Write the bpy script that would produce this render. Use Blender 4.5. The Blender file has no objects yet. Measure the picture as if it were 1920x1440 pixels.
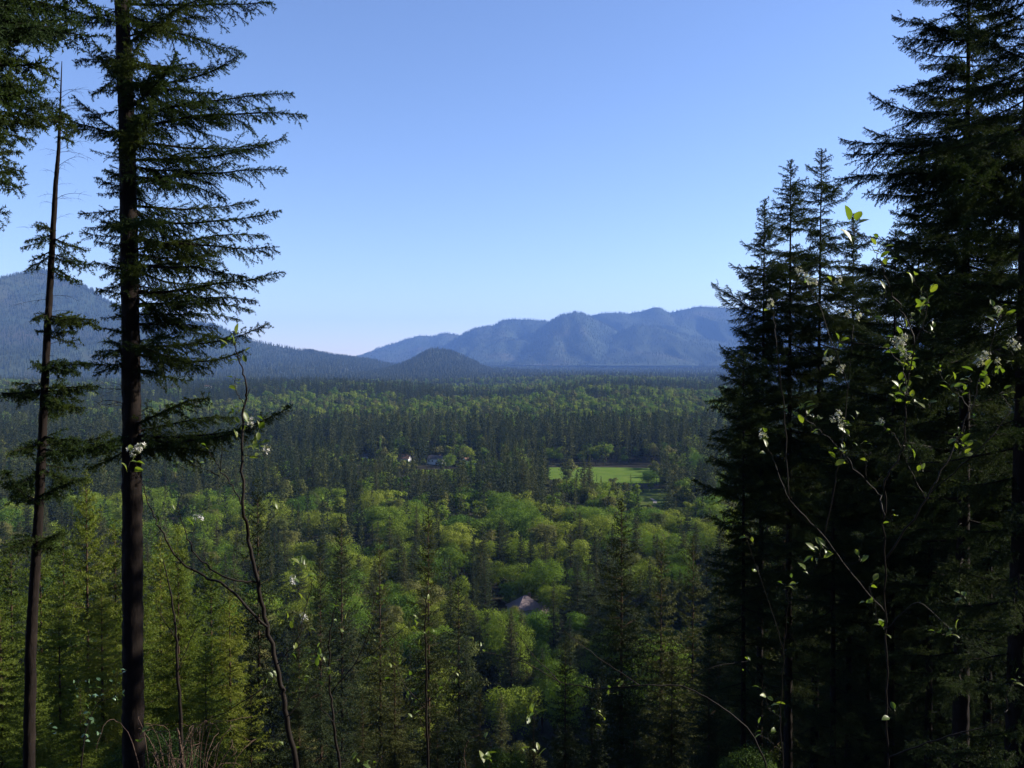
import bpy, math, random
import numpy as np
from mathutils import Vector, Matrix

R = math.radians
sc = bpy.context.scene
COL = sc.collection
PI = math.pi

# ------------------------------------------------------------------ camera
EYE = 82.0                      # metres above the valley floor
FPX = 1663.0                    # focal length in photo pixels (1920 wide)
PITCH = math.atan(40 / FPX)     # looking slightly down
cam_d = bpy.data.cameras.new("camera")
cam_d.sensor_width = 36.0
cam_d.lens = 36.0 * FPX / 1920.0
cam_d.clip_start = 0.1
cam_d.clip_end = 80000
cam = bpy.data.objects.new("camera", cam_d)
cam.location = (0, 0, EYE)
cam.rotation_euler = (PI / 2 - PITCH, 0, 0)
COL.objects.link(cam)
sc.camera = cam

# ------------------------------------------------------------------ sky and sun
SUN_AZ, SUN_EL = R(78), R(26)   # azimuth from +Y (view direction) towards +X
w = bpy.data.worlds.new("World")
sc.world = w
w.use_nodes = True
nt = w.node_tree
nt.nodes.clear()
out = nt.nodes.new("ShaderNodeOutputWorld")
bg = nt.nodes.new("ShaderNodeBackground")
sky = nt.nodes.new("ShaderNodeTexSky")
sky.sky_type = 'NISHITA'
sky.sun_disc = False
sky.sun_elevation = SUN_EL
sky.sun_rotation = SUN_AZ
sky.altitude = 300
sky.air_density = 1.0
sky.dust_density = 0.15
sky.ozone_density = 4.0
bg.inputs["Strength"].default_value = 0.078
wb = nt.nodes.new("ShaderNodeMix")          # the camera's slightly magenta white balance
wb.data_type = 'RGBA'; wb.blend_type = 'MULTIPLY'
wb.inputs[0].default_value = 1.0
wb.inputs[7].default_value = (1.03, 0.945, 1.06, 1)
nt.links.new(sky.outputs[0], wb.inputs[6])
nt.links.new(wb.outputs[2], bg.inputs[0])
nt.links.new(bg.outputs[0], out.inputs[0])

sd = bpy.data.lights.new("sun", 'SUN')
sd.energy = 5.0
sd.angle = R(0.53)
sd.color = (1.0, 0.93, 0.80)
so = bpy.data.objects.new("sun", sd)
svec = Vector((math.sin(SUN_AZ) * math.cos(SUN_EL), math.cos(SUN_AZ) * math.cos(SUN_EL), math.sin(SUN_EL)))
so.rotation_euler = svec.to_track_quat('Z', 'Y').to_euler()
so.location = (60, 40, 160)
COL.objects.link(so)

vs = sc.view_settings
vs.view_transform = 'Standard'
vs.look = 'None'
vs.exposure = 1.35
vs.gamma = 1.0
vs.use_curve_mapping = False
cy = sc.cycles
cy.max_bounces = 5
cy.diffuse_bounces = 3
cy.glossy_bounces = 2
cy.transmission_bounces = 3
cy.volume_bounces = 0
cy.transparent_max_bounces = 8
cy.use_denoising = True
cy.caustics_reflective = False
cy.caustics_refractive = False

# ------------------------------------------------------------------ helpers
CP, SP = math.cos(PITCH), math.sin(PITCH)


def P(px, py, d):
    """world point at depth d metres along +Y seen where photo pixel (px, py) lies"""
    u = (px - 960) / FPX
    v = (720 - py) / FPX
    y = CP + v * SP
    z = v * CP - SP
    k = d / y
    return np.array((u * k, d, EYE + z * k))


def proj(x, y, z):
    """photo pixel of a world point"""
    dz = z - EYE
    f = y * CP - dz * SP
    v = y * SP + dz * CP
    return 960 + FPX * x / f, 720 - FPX * v / f


def hash01(ix, iy, seed):
    n = (ix.astype(np.int64) * 374761393 + iy.astype(np.int64) * 668265263 + seed * 1442695041) & 0xFFFFFFFF
    n = ((n ^ (n >> 13)) * 1274126177) & 0xFFFFFFFF
    return ((n ^ (n >> 16)) & 0xFFFF) / 65535.0


def vnoise(x, y, seed=0):
    x = np.asarray(x, float); y = np.asarray(y, float)
    ix = np.floor(x); iy = np.floor(y)
    fx = x - ix; fy = y - iy
    fx = fx * fx * (3 - 2 * fx); fy = fy * fy * (3 - 2 * fy)
    a = hash01(ix, iy, seed); b = hash01(ix + 1, iy, seed)
    c = hash01(ix, iy + 1, seed); d = hash01(ix + 1, iy + 1, seed)
    return (a * (1 - fx) + b * fx) * (1 - fy) + (c * (1 - fx) + d * fx) * fy


def fbm(x, y, seed=0, oct=4):
    s = 0; a = 0.5; f = 1.0
    for o in range(oct):
        s = s + a * vnoise(np.asarray(x) * f, np.asarray(y) * f, seed + o * 17)
        a *= 0.5; f *= 2.03
    return s


GY = np.array([-400, -60, -30, 0, 8, 15, 22, 40, 80, 120, 160, 220, 850, 1500, 2000, 2400, 3000, 4000, 5200, 7000, 12000, 40000.])
GZ = np.array([260, 112, 95, 80.3, 77.0, 74.0, 70.4, 59.0, 34, 14, 4, 0, 0, 11, 16, 18, 10, 8, 12, 22, 50, 60.])


def gz(x, y):
    x = np.asarray(x, float); y = np.asarray(y, float)
    z = np.interp(y, GY, GZ)
    near = np.clip(1 - (y - 60) / 120, 0, 1)
    z = z - near * 0.06 * np.clip(x, 0, 20) + near * 0.55 * np.clip(x - 20, 0, 70)  # ground outside the view on the right is raised to help shade the slope
    z = z + near * 1.0 * (fbm(x / 9, y / 9, 5) - 0.47)
    # hillside spur right of the view, unseen, added to shade the near valley floor
    z = z + 86 * np.exp(-((x - 158) / 46) ** 2 - ((y - 225) / 85) ** 2)
    z = z + np.clip((y - 2600) / 1200, 0, 1) * 70 * (fbm(x / 1500 + 1.3, y / 1100, 44, 3) - 0.42)
    z = z + 52 * (vnoise(x / 430 + 7.3, y / 1900, 12) - 0.46) * np.exp(-((y - 2250) / 620) ** 2) + 30 * (vnoise(x / 210 + 1.3, y / 700, 15) - 0.5) * np.exp(-((y - 1750) / 420) ** 2)
    far = np.clip((y - 1100) / 1500, 0, 1) * np.clip((3600 - y) / 800, 0, 1)
    z = z + far * 44 * (fbm(x / 750 + 3.7, y / 520, 9, 3) - 0.44)
    return z


def gzf(x, y):
    return float(gz(np.array([x]), np.array([y]))[0])


class G:
    """collects triangles of one mesh"""
    def __init__(s):
        s.v = []; s.f = []; s.m = []; s.n = 0

    def add(s, v, f, m=0):
        v = np.asarray(v, float).reshape(-1, 3); f = np.asarray(f, np.int64).reshape(-1, 3)
        s.v.append(v); s.f.append(f + s.n); s.m.append(np.full(len(f), m, np.int32)); s.n += len(v)

    def tube(s, pts, rad, sides=8, m=0, cap=True, jit=0, rng=None):
        pts = np.asarray(pts, float); rad = np.asarray(rad, float); n = len(pts)
        tan = np.gradient(pts, axis=0)
        tan /= np.linalg.norm(tan, axis=1)[:, None] + 1e-9
        ref = np.array((0, 0, 1.0)) if abs(tan[:, 2]).mean() < 0.8 else np.array((1.0, 0, 0))
        u = np.cross(tan, ref); u /= np.linalg.norm(u, axis=1)[:, None] + 1e-9
        v = np.cross(tan, u)
        a = np.arange(sides) * 2 * PI / sides
        rr = rad[:, None] * np.ones((1, sides))
        if jit and rng is not None:
            rr = rr * (1 + jit * rng.standard_normal((n, sides)))
        ring = pts[:, None, :] + rr[:, :, None] * (np.cos(a)[None, :, None] * u[:, None, :] + np.sin(a)[None, :, None] * v[:, None, :])
        V = ring.reshape(-1, 3)
        i = np.arange(n - 1)[:, None] * sides; j = np.arange(sides)[None, :]; k = (j + 1) % sides
        A = i + j; B = i + k; C = i + sides + k; D = i + sides + j
        F = np.concatenate([np.stack([A, B, C], -1).reshape(-1, 3), np.stack([A, C, D], -1).reshape(-1, 3)])
        if cap:
            V = np.vstack([V, pts[:1], pts[-1:]])
            c0 = n * sides; c1 = c0 + 1
            jj = np.arange(sides); kk = (jj + 1) % sides
            F = np.vstack([F, np.stack([np.full(sides, c0), kk, jj], -1),
                           np.stack([np.full(sides, c1), (n - 1) * sides + jj, (n - 1) * sides + kk], -1)])
        s.add(V, F, m)

    def sticks(s, A, B, ra, rb, m=0):
        A = np.asarray(A, float); B = np.asarray(B, float)
        if len(A) == 0: return
        u, v, t = frames(B - A)
        n = len(A); V = np.empty((n, 6, 3))
        for q in range(3):
            c = math.cos(q * 2.0944); d = math.sin(q * 2.0944)
            o = c * u + d * v
            V[:, q] = A + o * np.asarray(ra).reshape(-1, 1); V[:, 3 + q] = B + o * np.asarray(rb).reshape(-1, 1)
        T = np.array([(0, 1, 4), (0, 4, 3), (1, 2, 5), (1, 5, 4), (2, 0, 3), (2, 3, 5)])
        F = (np.arange(n)[:, None, None] * 6 + T[None]).reshape(-1, 3)
        s.add(V, F, m)

    def needles(s, A, B, dens, nl, nw, rng, m=1, fwd=0.55, up=0.1, rw=0.0, jit=.55):
        A = np.asarray(A, float); B = np.asarray(B, float)
        if len(A) == 0: return
        L = np.linalg.norm(B - A, axis=1)
        k = np.maximum(1, (L * dens + rng.random(len(L))).astype(int))
        i = np.repeat(np.arange(len(A)), k)
        n = len(i)
        u, v, t = frames(B - A)
        p = A[i] + (B - A)[i] * rng.random(n)[:, None]
        a = rng.random(n) * 2 * PI
        rad = np.cos(a)[:, None] * u[i] + np.sin(a)[:, None] * v[i]
        f = fwd + 0.25 * rng.standard_normal(n)
        d = t[i] * f[:, None] + rad * (1 - 0.3 * f)[:, None]
        d[:, 2] += up
        d /= np.linalg.norm(d, axis=1)[:, None] + 1e-9
        o = np.zeros((n, 3)); o[:, 2] = 1.0
        if rw:
            h = p[:, :2] / (np.linalg.norm(p[:, :2], axis=1)[:, None] + .3)
            o[:, :2] = h * rw; o[:, 2] = .75
        o = o + jit * rng.standard_normal((n, 3))
        side = np.cross(d, o)
        side /= np.linalg.norm(side, axis=1)[:, None] + 1e-9
        ln = nl * (0.7 + 0.6 * rng.random(n))[:, None]
        wd = nw * (0.7 + 0.6 * rng.random(n))[:, None] * 0.5
        V = np.stack([p - side * wd, p + side * wd, p + d * ln], 1)
        F = np.arange(n * 3).reshape(-1, 3)
        s.add(V, F, m)

    def leaves(s, p, nrm, size, rng, m=1, asp=0.6):
        """kite shaped leaves at p with normals nrm"""
        n = len(p)
        a = np.cross(nrm, rng.standard_normal((n, 3)))
        a /= np.linalg.norm(a, axis=1)[:, None] + 1e-9
        b = np.cross(nrm, a)
        b /= np.linalg.norm(b, axis=1)[:, None] + 1e-9
        sz = (size * (0.6 + 0.8 * rng.random(n)))[:, None]
        V = np.stack([p - a * sz * .5, p + b * sz * asp * .5 + nrm * sz * 0.08, p + a * sz * .5, p - b * sz * asp * .5 + nrm * sz * 0.08], 1)
        i = np.arange(n)[:, None] * 4
        F = np.concatenate([i + np.array([[0, 1, 2]]), i + np.array([[0, 2, 3]])])
        s.add(V, F, m)

    def box(s, c, d, m=0, rz=0):
        c = np.asarray(c, float); x, y, z = np.asarray(d, float) / 2
        V = np.array([(a * x, b * y, e * z) for e in (-1, 1) for b in (-1, 1) for a in (-1, 1)])
        if rz:
            V = V @ np.array(((math.cos(rz), math.sin(rz), 0), (-math.sin(rz), math.cos(rz), 0), (0, 0, 1)))
        F = [(0, 2, 1), (1, 2, 3), (4, 5, 6), (5, 7, 6), (0, 1, 4), (1, 5, 4), (2, 6, 3), (3, 6, 7), (0, 4, 2), (2, 4, 6), (1, 3, 5), (3, 7, 5)]
        s.add(V + c, F, m)

    def mesh(s, name, mats, smooth=False):
        v = np.vstack(s.v).astype(np.float32); f = np.vstack(s.f).astype(np.int32); mi = np.concatenate(s.m)
        me = bpy.data.meshes.new(name)
        me.vertices.add(len(v)); me.vertices.foreach_set("co", v.ravel())
        me.loops.add(len(f) * 3); me.loops.foreach_set("vertex_index", f.ravel())
        me.polygons.add(len(f))
        me.polygons.foreach_set("loop_start", np.arange(len(f), dtype=np.int32) * 3)
        for mt in (mats if isinstance(mats, (list, tuple)) else [mats]): me.materials.append(mt)
        me.polygons.foreach_set("material_index", mi)
        me.polygons.foreach_set("use_smooth", np.full(len(f), bool(smooth)))
        me.update(calc_edges=True)
        return me


def frames(d):
    t = d / (np.linalg.norm(d, axis=1)[:, None] + 1e-9)
    ref = np.where(np.abs(t[:, 2:3]) < 0.9, np.array([[0, 0, 1.0]]), np.array([[1.0, 0, 0]]))
    u = np.cross(t, ref); u /= np.linalg.norm(u, axis=1)[:, None] + 1e-9
    v = np.cross(t, u)
    return u, v, t


def link(name, me, parent=None, loc=None, rot=None, scl=None):
    o = bpy.data.objects.new(name, me)
    COL.objects.link(o)
    if parent is not None: o.parent = parent
    if loc is not None: o.location = loc
    if rot is not None: o.rotation_euler = rot
    if scl is not None: o.scale = (scl, scl, scl) if np.isscalar(scl) else scl
    return o


def tag(o, label=None, cat=None, group=None, kind=None):
    if label: o["label"] = label
    if cat: o["category"] = cat
    if group: o["group"] = group
    if kind: o["kind"] = kind
    return o


def empty(name, loc, label, cat, group=None):
    o = bpy.data.objects.new(name, None)
    o.empty_display_size = 0.3
    COL.objects.link(o)
    o.location = loc
    return tag(o, label, cat, group)


# ------------------------------------------------------------------ materials
def new_mat(name):
    m = bpy.data.materials.new(name)
    m.use_nodes = True
    t = m.node_tree
    t.nodes.clear()
    o = t.nodes.new("ShaderNodeOutputMaterial")
    return m, t, o


def nd(t, typ, **kw):
    n = t.nodes.new(typ)
    for k, v in kw.items():
        setattr(n, k, v)
    return n


def color_by(t, cols, noise_scale, obj_w=0.5, coord='Object'):
    """colour ramp driven by per-object random plus a noise texture"""
    oi = nd(t, "ShaderNodeObjectInfo")
    tc = nd(t, "ShaderNodeTexCoord")
    nz = nd(t, "ShaderNodeTexNoise")
    nz.inputs["Scale"].default_value = noise_scale
    nz.inputs["Detail"].default_value = 4
    t.links.new(tc.outputs[coord], nz.inputs["Vector"])
    mx = nd(t, "ShaderNodeMix")
    mx.inputs[0].default_value = obj_w
    t.links.new(nz.outputs["Fac"], mx.inputs[2]); t.links.new(oi.outputs["Random"], mx.inputs[3])
    rp = nd(t, "ShaderNodeValToRGB")
    el = rp.color_ramp.elements
    el[0].position = 0.15; el[0].color = (*cols[0], 1)
    el[1].position = 0.85; el[1].color = (*cols[-1], 1)
    for i, c in enumerate(cols[1:-1]):
        e = el.new(0.15 + 0.7 * (i + 1) / (len(cols) - 1)); e.color = (*c, 1)
    t.links.new(mx.outputs[0], rp.inputs[0])
    return rp


def foliage(name, cols, trans=0.3, noise=0.6, obj_w=0.5, rough=0.7, tcol=1.5, spec=0.06):
    m, t, o = new_mat(name)
    rp = color_by(t, cols, noise, obj_w)
    b = nd(t, "ShaderNodeBsdfPrincipled")
    b.inputs["Roughness"].default_value = rough
    b.inputs["Specular IOR Level"].default_value = spec
    tr = nd(t, "ShaderNodeBsdfTranslucent")
    gm = nd(t, "ShaderNodeMix"); gm.data_type = 'RGBA'; gm.blend_type = 'MULTIPLY'
    gm.inputs[0].default_value = 1.0
    gm.inputs[7].default_value = (1.25 * tcol, 1.35 * tcol, 0.55 * tcol, 1)
    t.links.new(rp.outputs[0], gm.inputs[6])
    t.links.new(rp.outputs[0], b.inputs["Base Color"]); t.links.new(gm.outputs[2], tr.inputs["Color"])
    mx = nd(t, "ShaderNodeMixShader"); mx.inputs[0].default_value = trans
    t.links.new(b.outputs[0], mx.inputs[1]); t.links.new(tr.outputs[0], mx.inputs[2])
    t.links.new(mx.outputs[0], o.inputs[0])
    return m


def solid(name, cols, noise=3.0, rough=0.8, bump=0.0, obj_w=0.1, bscale=None, stretch=None, spec=0.08):
    m, t, o = new_mat(name)
    rp = color_by(t, cols, noise, obj_w)
    b = nd(t, "ShaderNodeBsdfPrincipled")
    b.inputs["Roughness"].default_value = rough
    b.inputs["Specular IOR Level"].default_value = spec
    t.links.new(rp.outputs[0], b.inputs["Base Color"])
    if bump:
        tc = nd(t, "ShaderNodeTexCoord"); mp = nd(t, "ShaderNodeMapping")
        mp.inputs["Scale"].default_value = stretch or (1, 1, 1)
        nz = nd(t, "ShaderNodeTexNoise"); nz.inputs["Scale"].default_value = bscale or noise * 4; nz.inputs["Detail"].default_value = 5
        bp = nd(t, "ShaderNodeBump"); bp.inputs["Strength"].default_value = bump; bp.inputs["Distance"].default_value = 0.03
        t.links.new(tc.outputs["Object"], mp.inputs[0]); t.links.new(mp.outputs[0], nz.inputs["Vector"])
        t.links.new(nz.outputs["Fac"], bp.inputs["Height"]); t.links.new(bp.outputs[0], b.inputs["Normal"])
    t.links.new(b.outputs[0], o.inputs[0])
    return m


M = {}
M['needle'] = foliage('fir_needles', [(.013, .024, .009), (.022, .036, .011), (.040, .050, .012)], 0.24, 0.8, 0.4)
M['needle_dark'] = foliage('dark_fir_needles', [(.012, .021, .009), (.020, .033, .011), (.038, .048, .014)], 0.18, 0.6, 0.4)
M['needle_young'] = foliage('young_fir_needles', [(.042, .064, .012), (.074, .096, .015), (.105, .115, .019)], 0.28, 0.5, 0.55)
M['needle_mid'] = foliage('valley_conifer_needles', [(.016, .025, .011), (.028, .036, .013), (.050, .054, .017)], 0.16, 0.15, 0.75)
M['leaf_bright'] = foliage('spring_broadleaf', [(.052, .098, .013), (.100, .142, .016), (.150, .170, .024)], 0.25, 0.2, 0.7)
M['leaf_dull'] = foliage('olive_broadleaf', [(.045, .062, .016), (.080, .088, .022), (.11, .104, .036)], 0.22, 0.2, 0.7)
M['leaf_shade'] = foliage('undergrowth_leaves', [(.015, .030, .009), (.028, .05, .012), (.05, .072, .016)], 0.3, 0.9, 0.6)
M['leaf_near'] = foliage('serviceberry_leaf', [(.050, .080, .012), (.078, .108, .015), (.11, .13, .022)], 0.40, 8, 0.8, rough=0.42, spec=.3)
M['leaf_glossy'] = foliage('glossy_leaf', [(.055, .10, .05), (.08, .13, .06)], 0.2, 8, 0.8, rough=0.22, spec=.5)
M['poplar'] = foliage('poplar_leaf', [(.09, .15, .03), (.13, .19, .05)], 0.35, 0.3, 0.3)
M['petal'] = foliage('white_petal', [(.40, .39, .36), (.56, .55, .52)], 0.25, 9, 0.6, tcol=0.62)
M['bark'] = solid('fir_bark', [(.005, .004, .0035), (.011, .008, .007), (.020, .015, .012)], 5, 0.9, 1.0, bscale=9, stretch=(1, 1, .25))
M['bark_mid'] = solid('conifer_bark', [(.03, .02, .014), (.065, .040, .026)], 2, 0.9)
M['twig'] = solid('shrub_stem', [(.007, .0055, .005), (.020, .015, .012)], 30, 0.65)
M['dead'] = solid('dead_twig', [(.045, .028, .020), (.09, .06, .045)], 20, 0.8)
M['pale_trunk'] = solid('broadleaf_bark', [(.04, .035, .028), (.09, .08, .066)], 3, 0.9)


def ground_mat():
    m, t, o = new_mat('forest_floor')
    tc = nd(t, "ShaderNodeTexCoord")
    nz = nd(t, "ShaderNodeTexNoise"); nz.inputs["Scale"].default_value = 0.03; nz.inputs["Detail"].default_value = 8
    n2 = nd(t, "ShaderNodeTexNoise"); n2.inputs["Scale"].default_value = 1.7; n2.inputs["Detail"].default_value = 6
    t.links.new(tc.outputs["Object"], nz.inputs["Vector"]); t.links.new(tc.outputs["Object"], n2.inputs["Vector"])
    ad = nd(t, "ShaderNodeMix"); ad.inputs[0].default_value = 0.5
    t.links.new(nz.outputs["Fac"], ad.inputs[2]); t.links.new(n2.outputs["Fac"], ad.inputs[3])
    rp = nd(t, "ShaderNodeValToRGB"); e = rp.color_ramp.elements
    e[0].position = 0.38; e[0].color = (.012, .013, .007, 1)
    e[1].position = 0.62; e[1].color = (.025, .034, .010, 1)
    x = e.new(0.5); x.color = (.022, .018, .011, 1)
    t.links.new(ad.outputs[0], rp.inputs[0])
    b = nd(t, "ShaderNodeBsdfPrincipled"); b.inputs["Roughness"].default_value = 0.95
    b.inputs["Specular IOR Level"].default_value = 0.1
    bp = nd(t, "ShaderNodeBump"); bp.inputs["Strength"].default_value = 0.6; bp.inputs["Distance"].default_value = 0.15
    t.links.new(n2.outputs["Fac"], bp.inputs["Height"]); t.links.new(bp.outputs[0], b.inputs["Normal"])
    t.links.new(rp.outputs[0], b.inputs["Base Color"]); t.links.new(b.outputs[0], o.inputs[0])
    return m


M['ground'] = ground_mat()
M['meadow'] = solid('meadow_grass', [(.054, .094, .016), (.080, .125, .022), (.112, .142, .032)], 0.09, 1.0, obj_w=0, spec=0.0)
M['rough_grass'] = solid('rough_grass', [(.050, .070, .018), (.070, .095, .022), (.105, .098, .042)], 0.09, 1.0, obj_w=0, spec=0.0)
M['gravel'] = solid('pale_gravel', [(.14, .13, .115), (.24, .22, .20)], 1.2, 0.95, obj_w=0)
M['mountain'] = solid('forested_slope', [(.016, .026, .014), (.026, .036, .017), (.060, .042, .028)], 0.0016, 0.95, obj_w=0.1)

# ------------------------------------------------------------------ terrain
def terrain():
    ys = np.concatenate([np.linspace(-120, 0, 13), np.linspace(2, 60, 40), np.linspace(64, 240, 60), np.geomspace(250, 6000, 90)[1:], np.geomspace(6500, 17500, 12)])
    us = np.linspace(-1, 1, 150)
    V = []
    for y in ys:
        hw = 90 + max(y, 0) * 0.95
        x = us * hw
        V.append(np.stack([x, np.full_like(x, y), gz(x, np.full_like(x, y))], -1))
    V = np.array(V); n, k = V.shape[:2]
    i = np.arange(n - 1)[:, None] * k; j = np.arange(k - 1)[None]
    A = i + j
    F = np.concatenate([np.stack([A, A + 1, A + k + 1], -1).reshape(-1, 3), np.stack([A, A + k + 1, A + k], -1).reshape(-1, 3)])
    g = G(); g.add(V.reshape(-1, 3), F)
    tag(link('ground', g.mesh('ground', M['ground'], True)), 'forest floor falling from the hillside into the valley', None, None, 'structure')


terrain()


def sheet(name, outline, mat, lift, label):
    """flat patch on the ground: a fan of the outline, resampled so that it follows the terrain"""
    o = np.array(outline, float); c = o.mean(0)
    rings = 10
    pts = []
    dense = []
    for a, b in zip(o, np.roll(o, -1, 0)):
        for q in np.linspace(0, 1, 8, endpoint=False): dense.append(a + (b - a) * q)
    dense = np.array(dense); k = len(dense)
    wob = 1 + 0.05 * (vnoise(np.arange(k) * 0.7, np.zeros(k), 3) - 0.5)
    for r in range(1, rings + 1):
        pts.append(c + (dense - c) * (r / rings) * wob[:, None])
    pts = np.vstack([c[None]] + pts)
    z = gz(pts[:, 0], pts[:, 1]) + lift
    V = np.column_stack([pts, z]); F = []
    for j in range(k): F.append((0, 1 + j, 1 + (j + 1) % k))
    for r in range(rings - 1):
        for j in range(k):
            a = 1 + r * k + j; b = 1 + r * k + (j + 1) % k
            F += [(a, a + k, b + k), (a, b + k, b)]
    g = G(); g.add(V, F)
    return tag(link(name, g.mesh(name, mat, True)), label, None, None, 'structure')


sheet('meadow', [(18, 622), (60, 600), (102, 598), (116, 614), (120, 684), (60, 694), (22, 690)], M['meadow'], 0.25, 'mown green meadow in the valley')
sheet('meadow', [(-76, 650), (-45, 644), (-12, 648), (-8, 668), (-50, 678), (-74, 672)], M['meadow'], 0.25, 'small green meadow in front of the white houses')
sheet('rough_grass', [(60, 505), (108, 505), (112, 572), (60, 575)], M['rough_grass'], 0.2, 'rough tawny grass beside the meadow')
sheet('gravel_path', [(82, 514), (84, 513), (85.5, 522), (84.5, 533), (83, 533), (83.5, 522)], M['gravel'], 0.32, 'pale gravel path leading to the meadow')
sheet('gravel_track', [(4.7, 19.6), (6.4, 19.3), (6.9, 21.4), (5.0, 21.8)], M['gravel'], 0.12, 'pale gravel patch on the shaded slope')


# ------------------------------------------------------------------ mountains
def mountain(name, sky_pts, D, W, base, seed, amp, label, trees, tree_h, mat='mountain'):
    sp = np.array(sky_pts, float)
    xs_px = np.linspace(sp[0, 0], sp[-1, 0], 260)
    py = np.interp(xs_px, sp[:, 0], sp[:, 1])
    # soften the corners
    kern = np.array([1, 2, 1.]); kern /= kern.sum()
    py = np.convolve(np.pad(py, 1, mode='edge'), kern, 'valid')
    px3 = (xs_px - 960) / FPX * D
    zr = np.array([P(a, b, D)[2] for a, b in zip(xs_px, py)])
    zr += (fbm(px3 / 90, np.zeros_like(px3), seed + 3, 3) - 0.45) * 0.004 * D * 0.35
    S = np.concatenate([np.linspace(0, 1, 90), np.linspace(1.04, 1.6, 12)])

    def surf(x, s, ri):
        """height at lateral position x (metres at ridge) and section s"""
        H = np.maximum(ri - base, 5)
        sc_ = np.clip(s, 0, 1)
        wx = x + 260 * (fbm(x / 900, sc_ * 2.0, seed + 1, 3) - 0.5) * 2
        ridg = 1 - np.abs(2 * fbm(wx / (W * 0.30), sc_ * 0.7 + seed, seed, 4) - 0.94) * 2.2
        z = base + H * sc_ ** 1.6 + amp * H * (ridg - 0.45) * (sc_ * (1 - sc_)) * 2.0
        z = z + 10 * (fbm(x / 160, s * 7, seed + 8, 3) - 0.47) * np.clip((1 - sc_) * 6, 0, 1)
        return np.where(s > 1, base + H * np.maximum(1 - (s - 1) * 1.6, 0), z)

    X, SS = np.meshgrid(px3, S); RI = np.broadcast_to(zr, X.shape)
    Y = D + (SS - 1) * W + 0.10 * W * (fbm(X / 1500, np.zeros_like(X), seed + 5, 2) - 0.4)
    Z = surf(X, SS, RI)
    V = np.stack([X, Y, Z], -1)
    # run the flank edges down to the base
    n, k = X.shape
    i = np.arange(n - 1)[:, None] * k; j = np.arange(k - 1)[None]; A = i + j
    F = np.concatenate([np.stack([A, A + 1, A + k + 1], -1).reshape(-1, 3), np.stack([A, A + k + 1, A + k], -1).reshape(-1, 3)])
    g = G(); g.add(V.reshape(-1, 3), F)
    o = tag(link(name, g.mesh(name, M[mat], True)), label, None, None, 'structure')
    rng = np.random.default_rng(seed)
    x = rng.uniform(px3[0], px3[-1], trees); s = rng.uniform(0.02, 1.0, trees) ** 0.8
    s[: trees // 12] = 0.985 + 0.02 * rng.random(trees // 12)
    ri = np.interp(x, px3, zr)
    y = D + (s - 1) * W + 0.10 * W * (fbm(x / 1500, np.zeros_like(x), seed + 5, 2) - 0.4)
    z = surf(x, np.minimum(s, 1), ri)
    clear = fbm(x / 420, y / 300 + z / 120, seed + 21, 3)
    keep = (clear < 0.60) | (rng.random(trees) < 0.25)
    pts = np.stack([x, y, z], -1)[keep]
    # positions are moved a little below so that the trees root in the surface
    pts[:, 2] -= 1.5
    return pts, tree_h * (0.6 + 0.6 * rng.random(len(pts)))


MT = []
MT.append(mountain('mountain', [(-420, 690), (-250, 625), (-100, 575), (0, 541), (25, 530), (50, 524), (68, 513), (84, 507), (104, 514), (124, 525), (147, 529), (183, 545), (205, 562), (223, 573), (267, 590), (310, 597), (350, 603), (417, 613), (440, 625), (467, 637), (533, 652), (633, 667), (690, 676), (740, 686), (800, 699), (860, 712)],
                   6500, 3400, 6, 3, 0.6, 'blue hazed forested mountain with a rounded peak on the left', 52000, 24))
MT.append(mountain('hill', [(690, 712), (715, 702), (740, 692), (762, 682), (780, 672), (798, 662), (810, 657), (820, 655), (832, 658), (850, 664), (868, 671), (885, 679), (905, 689), (935, 701), (960, 712)],
                   5600, 1900, 6, 11, 0.3, 'small dark conical forested hill standing before the range', 12000, 24))
MT.append(mountain('mountain', [(600, 712), (640, 694), (676, 671), (711, 653), (739, 644), (786, 629), (814, 631), (834, 624), (858, 628), (880, 638), (940, 672), (1000, 700)],
                   13500, 3200, 60, 21, 0.5, 'farthest pale blue mountain shoulder left of the range', 5000, 30))
MT.append(mountain('mountain', [(730, 705), (770, 690), (826, 655), (862, 630), (897, 614), (925, 612), (941, 602), (968, 599), (996, 600), (1026, 604), (1075, 619), (1135, 655), (1200, 690)],
                   12200, 3000, 60, 31, 0.6, 'flat topped forested mountain between two blue ridges', 8000, 30))
MT.append(mountain('mountain', [(880, 706), (930, 682), (965, 655), (996, 630), (1030, 603), (1052, 591), (1075, 586), (1091, 587), (1103, 593), (1140, 612), (1190, 640), (1260, 690)],
                   11300, 2800, 58, 41, 0.6, 'rounded forested mountain at the middle of the range', 8000, 30))
MT.append(mountain('mountain', [(960, 690), (1050, 615), (1103, 594), (1127, 587), (1166, 587), (1178, 588), (1202, 584), (1225, 577), (1236, 577), (1253, 587), (1281, 581), (1309, 575), (1336, 577), (1372, 580), (1450, 588), (1600, 602), (1800, 640), (2050, 690)],
                   12600, 3400, 60, 51, 0.6, 'long blue forested mountain ridge with small knobs', 14000, 30))
MT.append(mountain('mountain', [(1010, 704), (1080, 672), (1140, 634), (1190, 610), (1230, 612), (1290, 630), (1350, 640), (1420, 636), (1500, 640), (1700, 680), (1850, 706)],
                   10600, 2400, 56, 61, 0.6, 'lower forested spur in front of the long ridge', 9000, 30))


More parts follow.
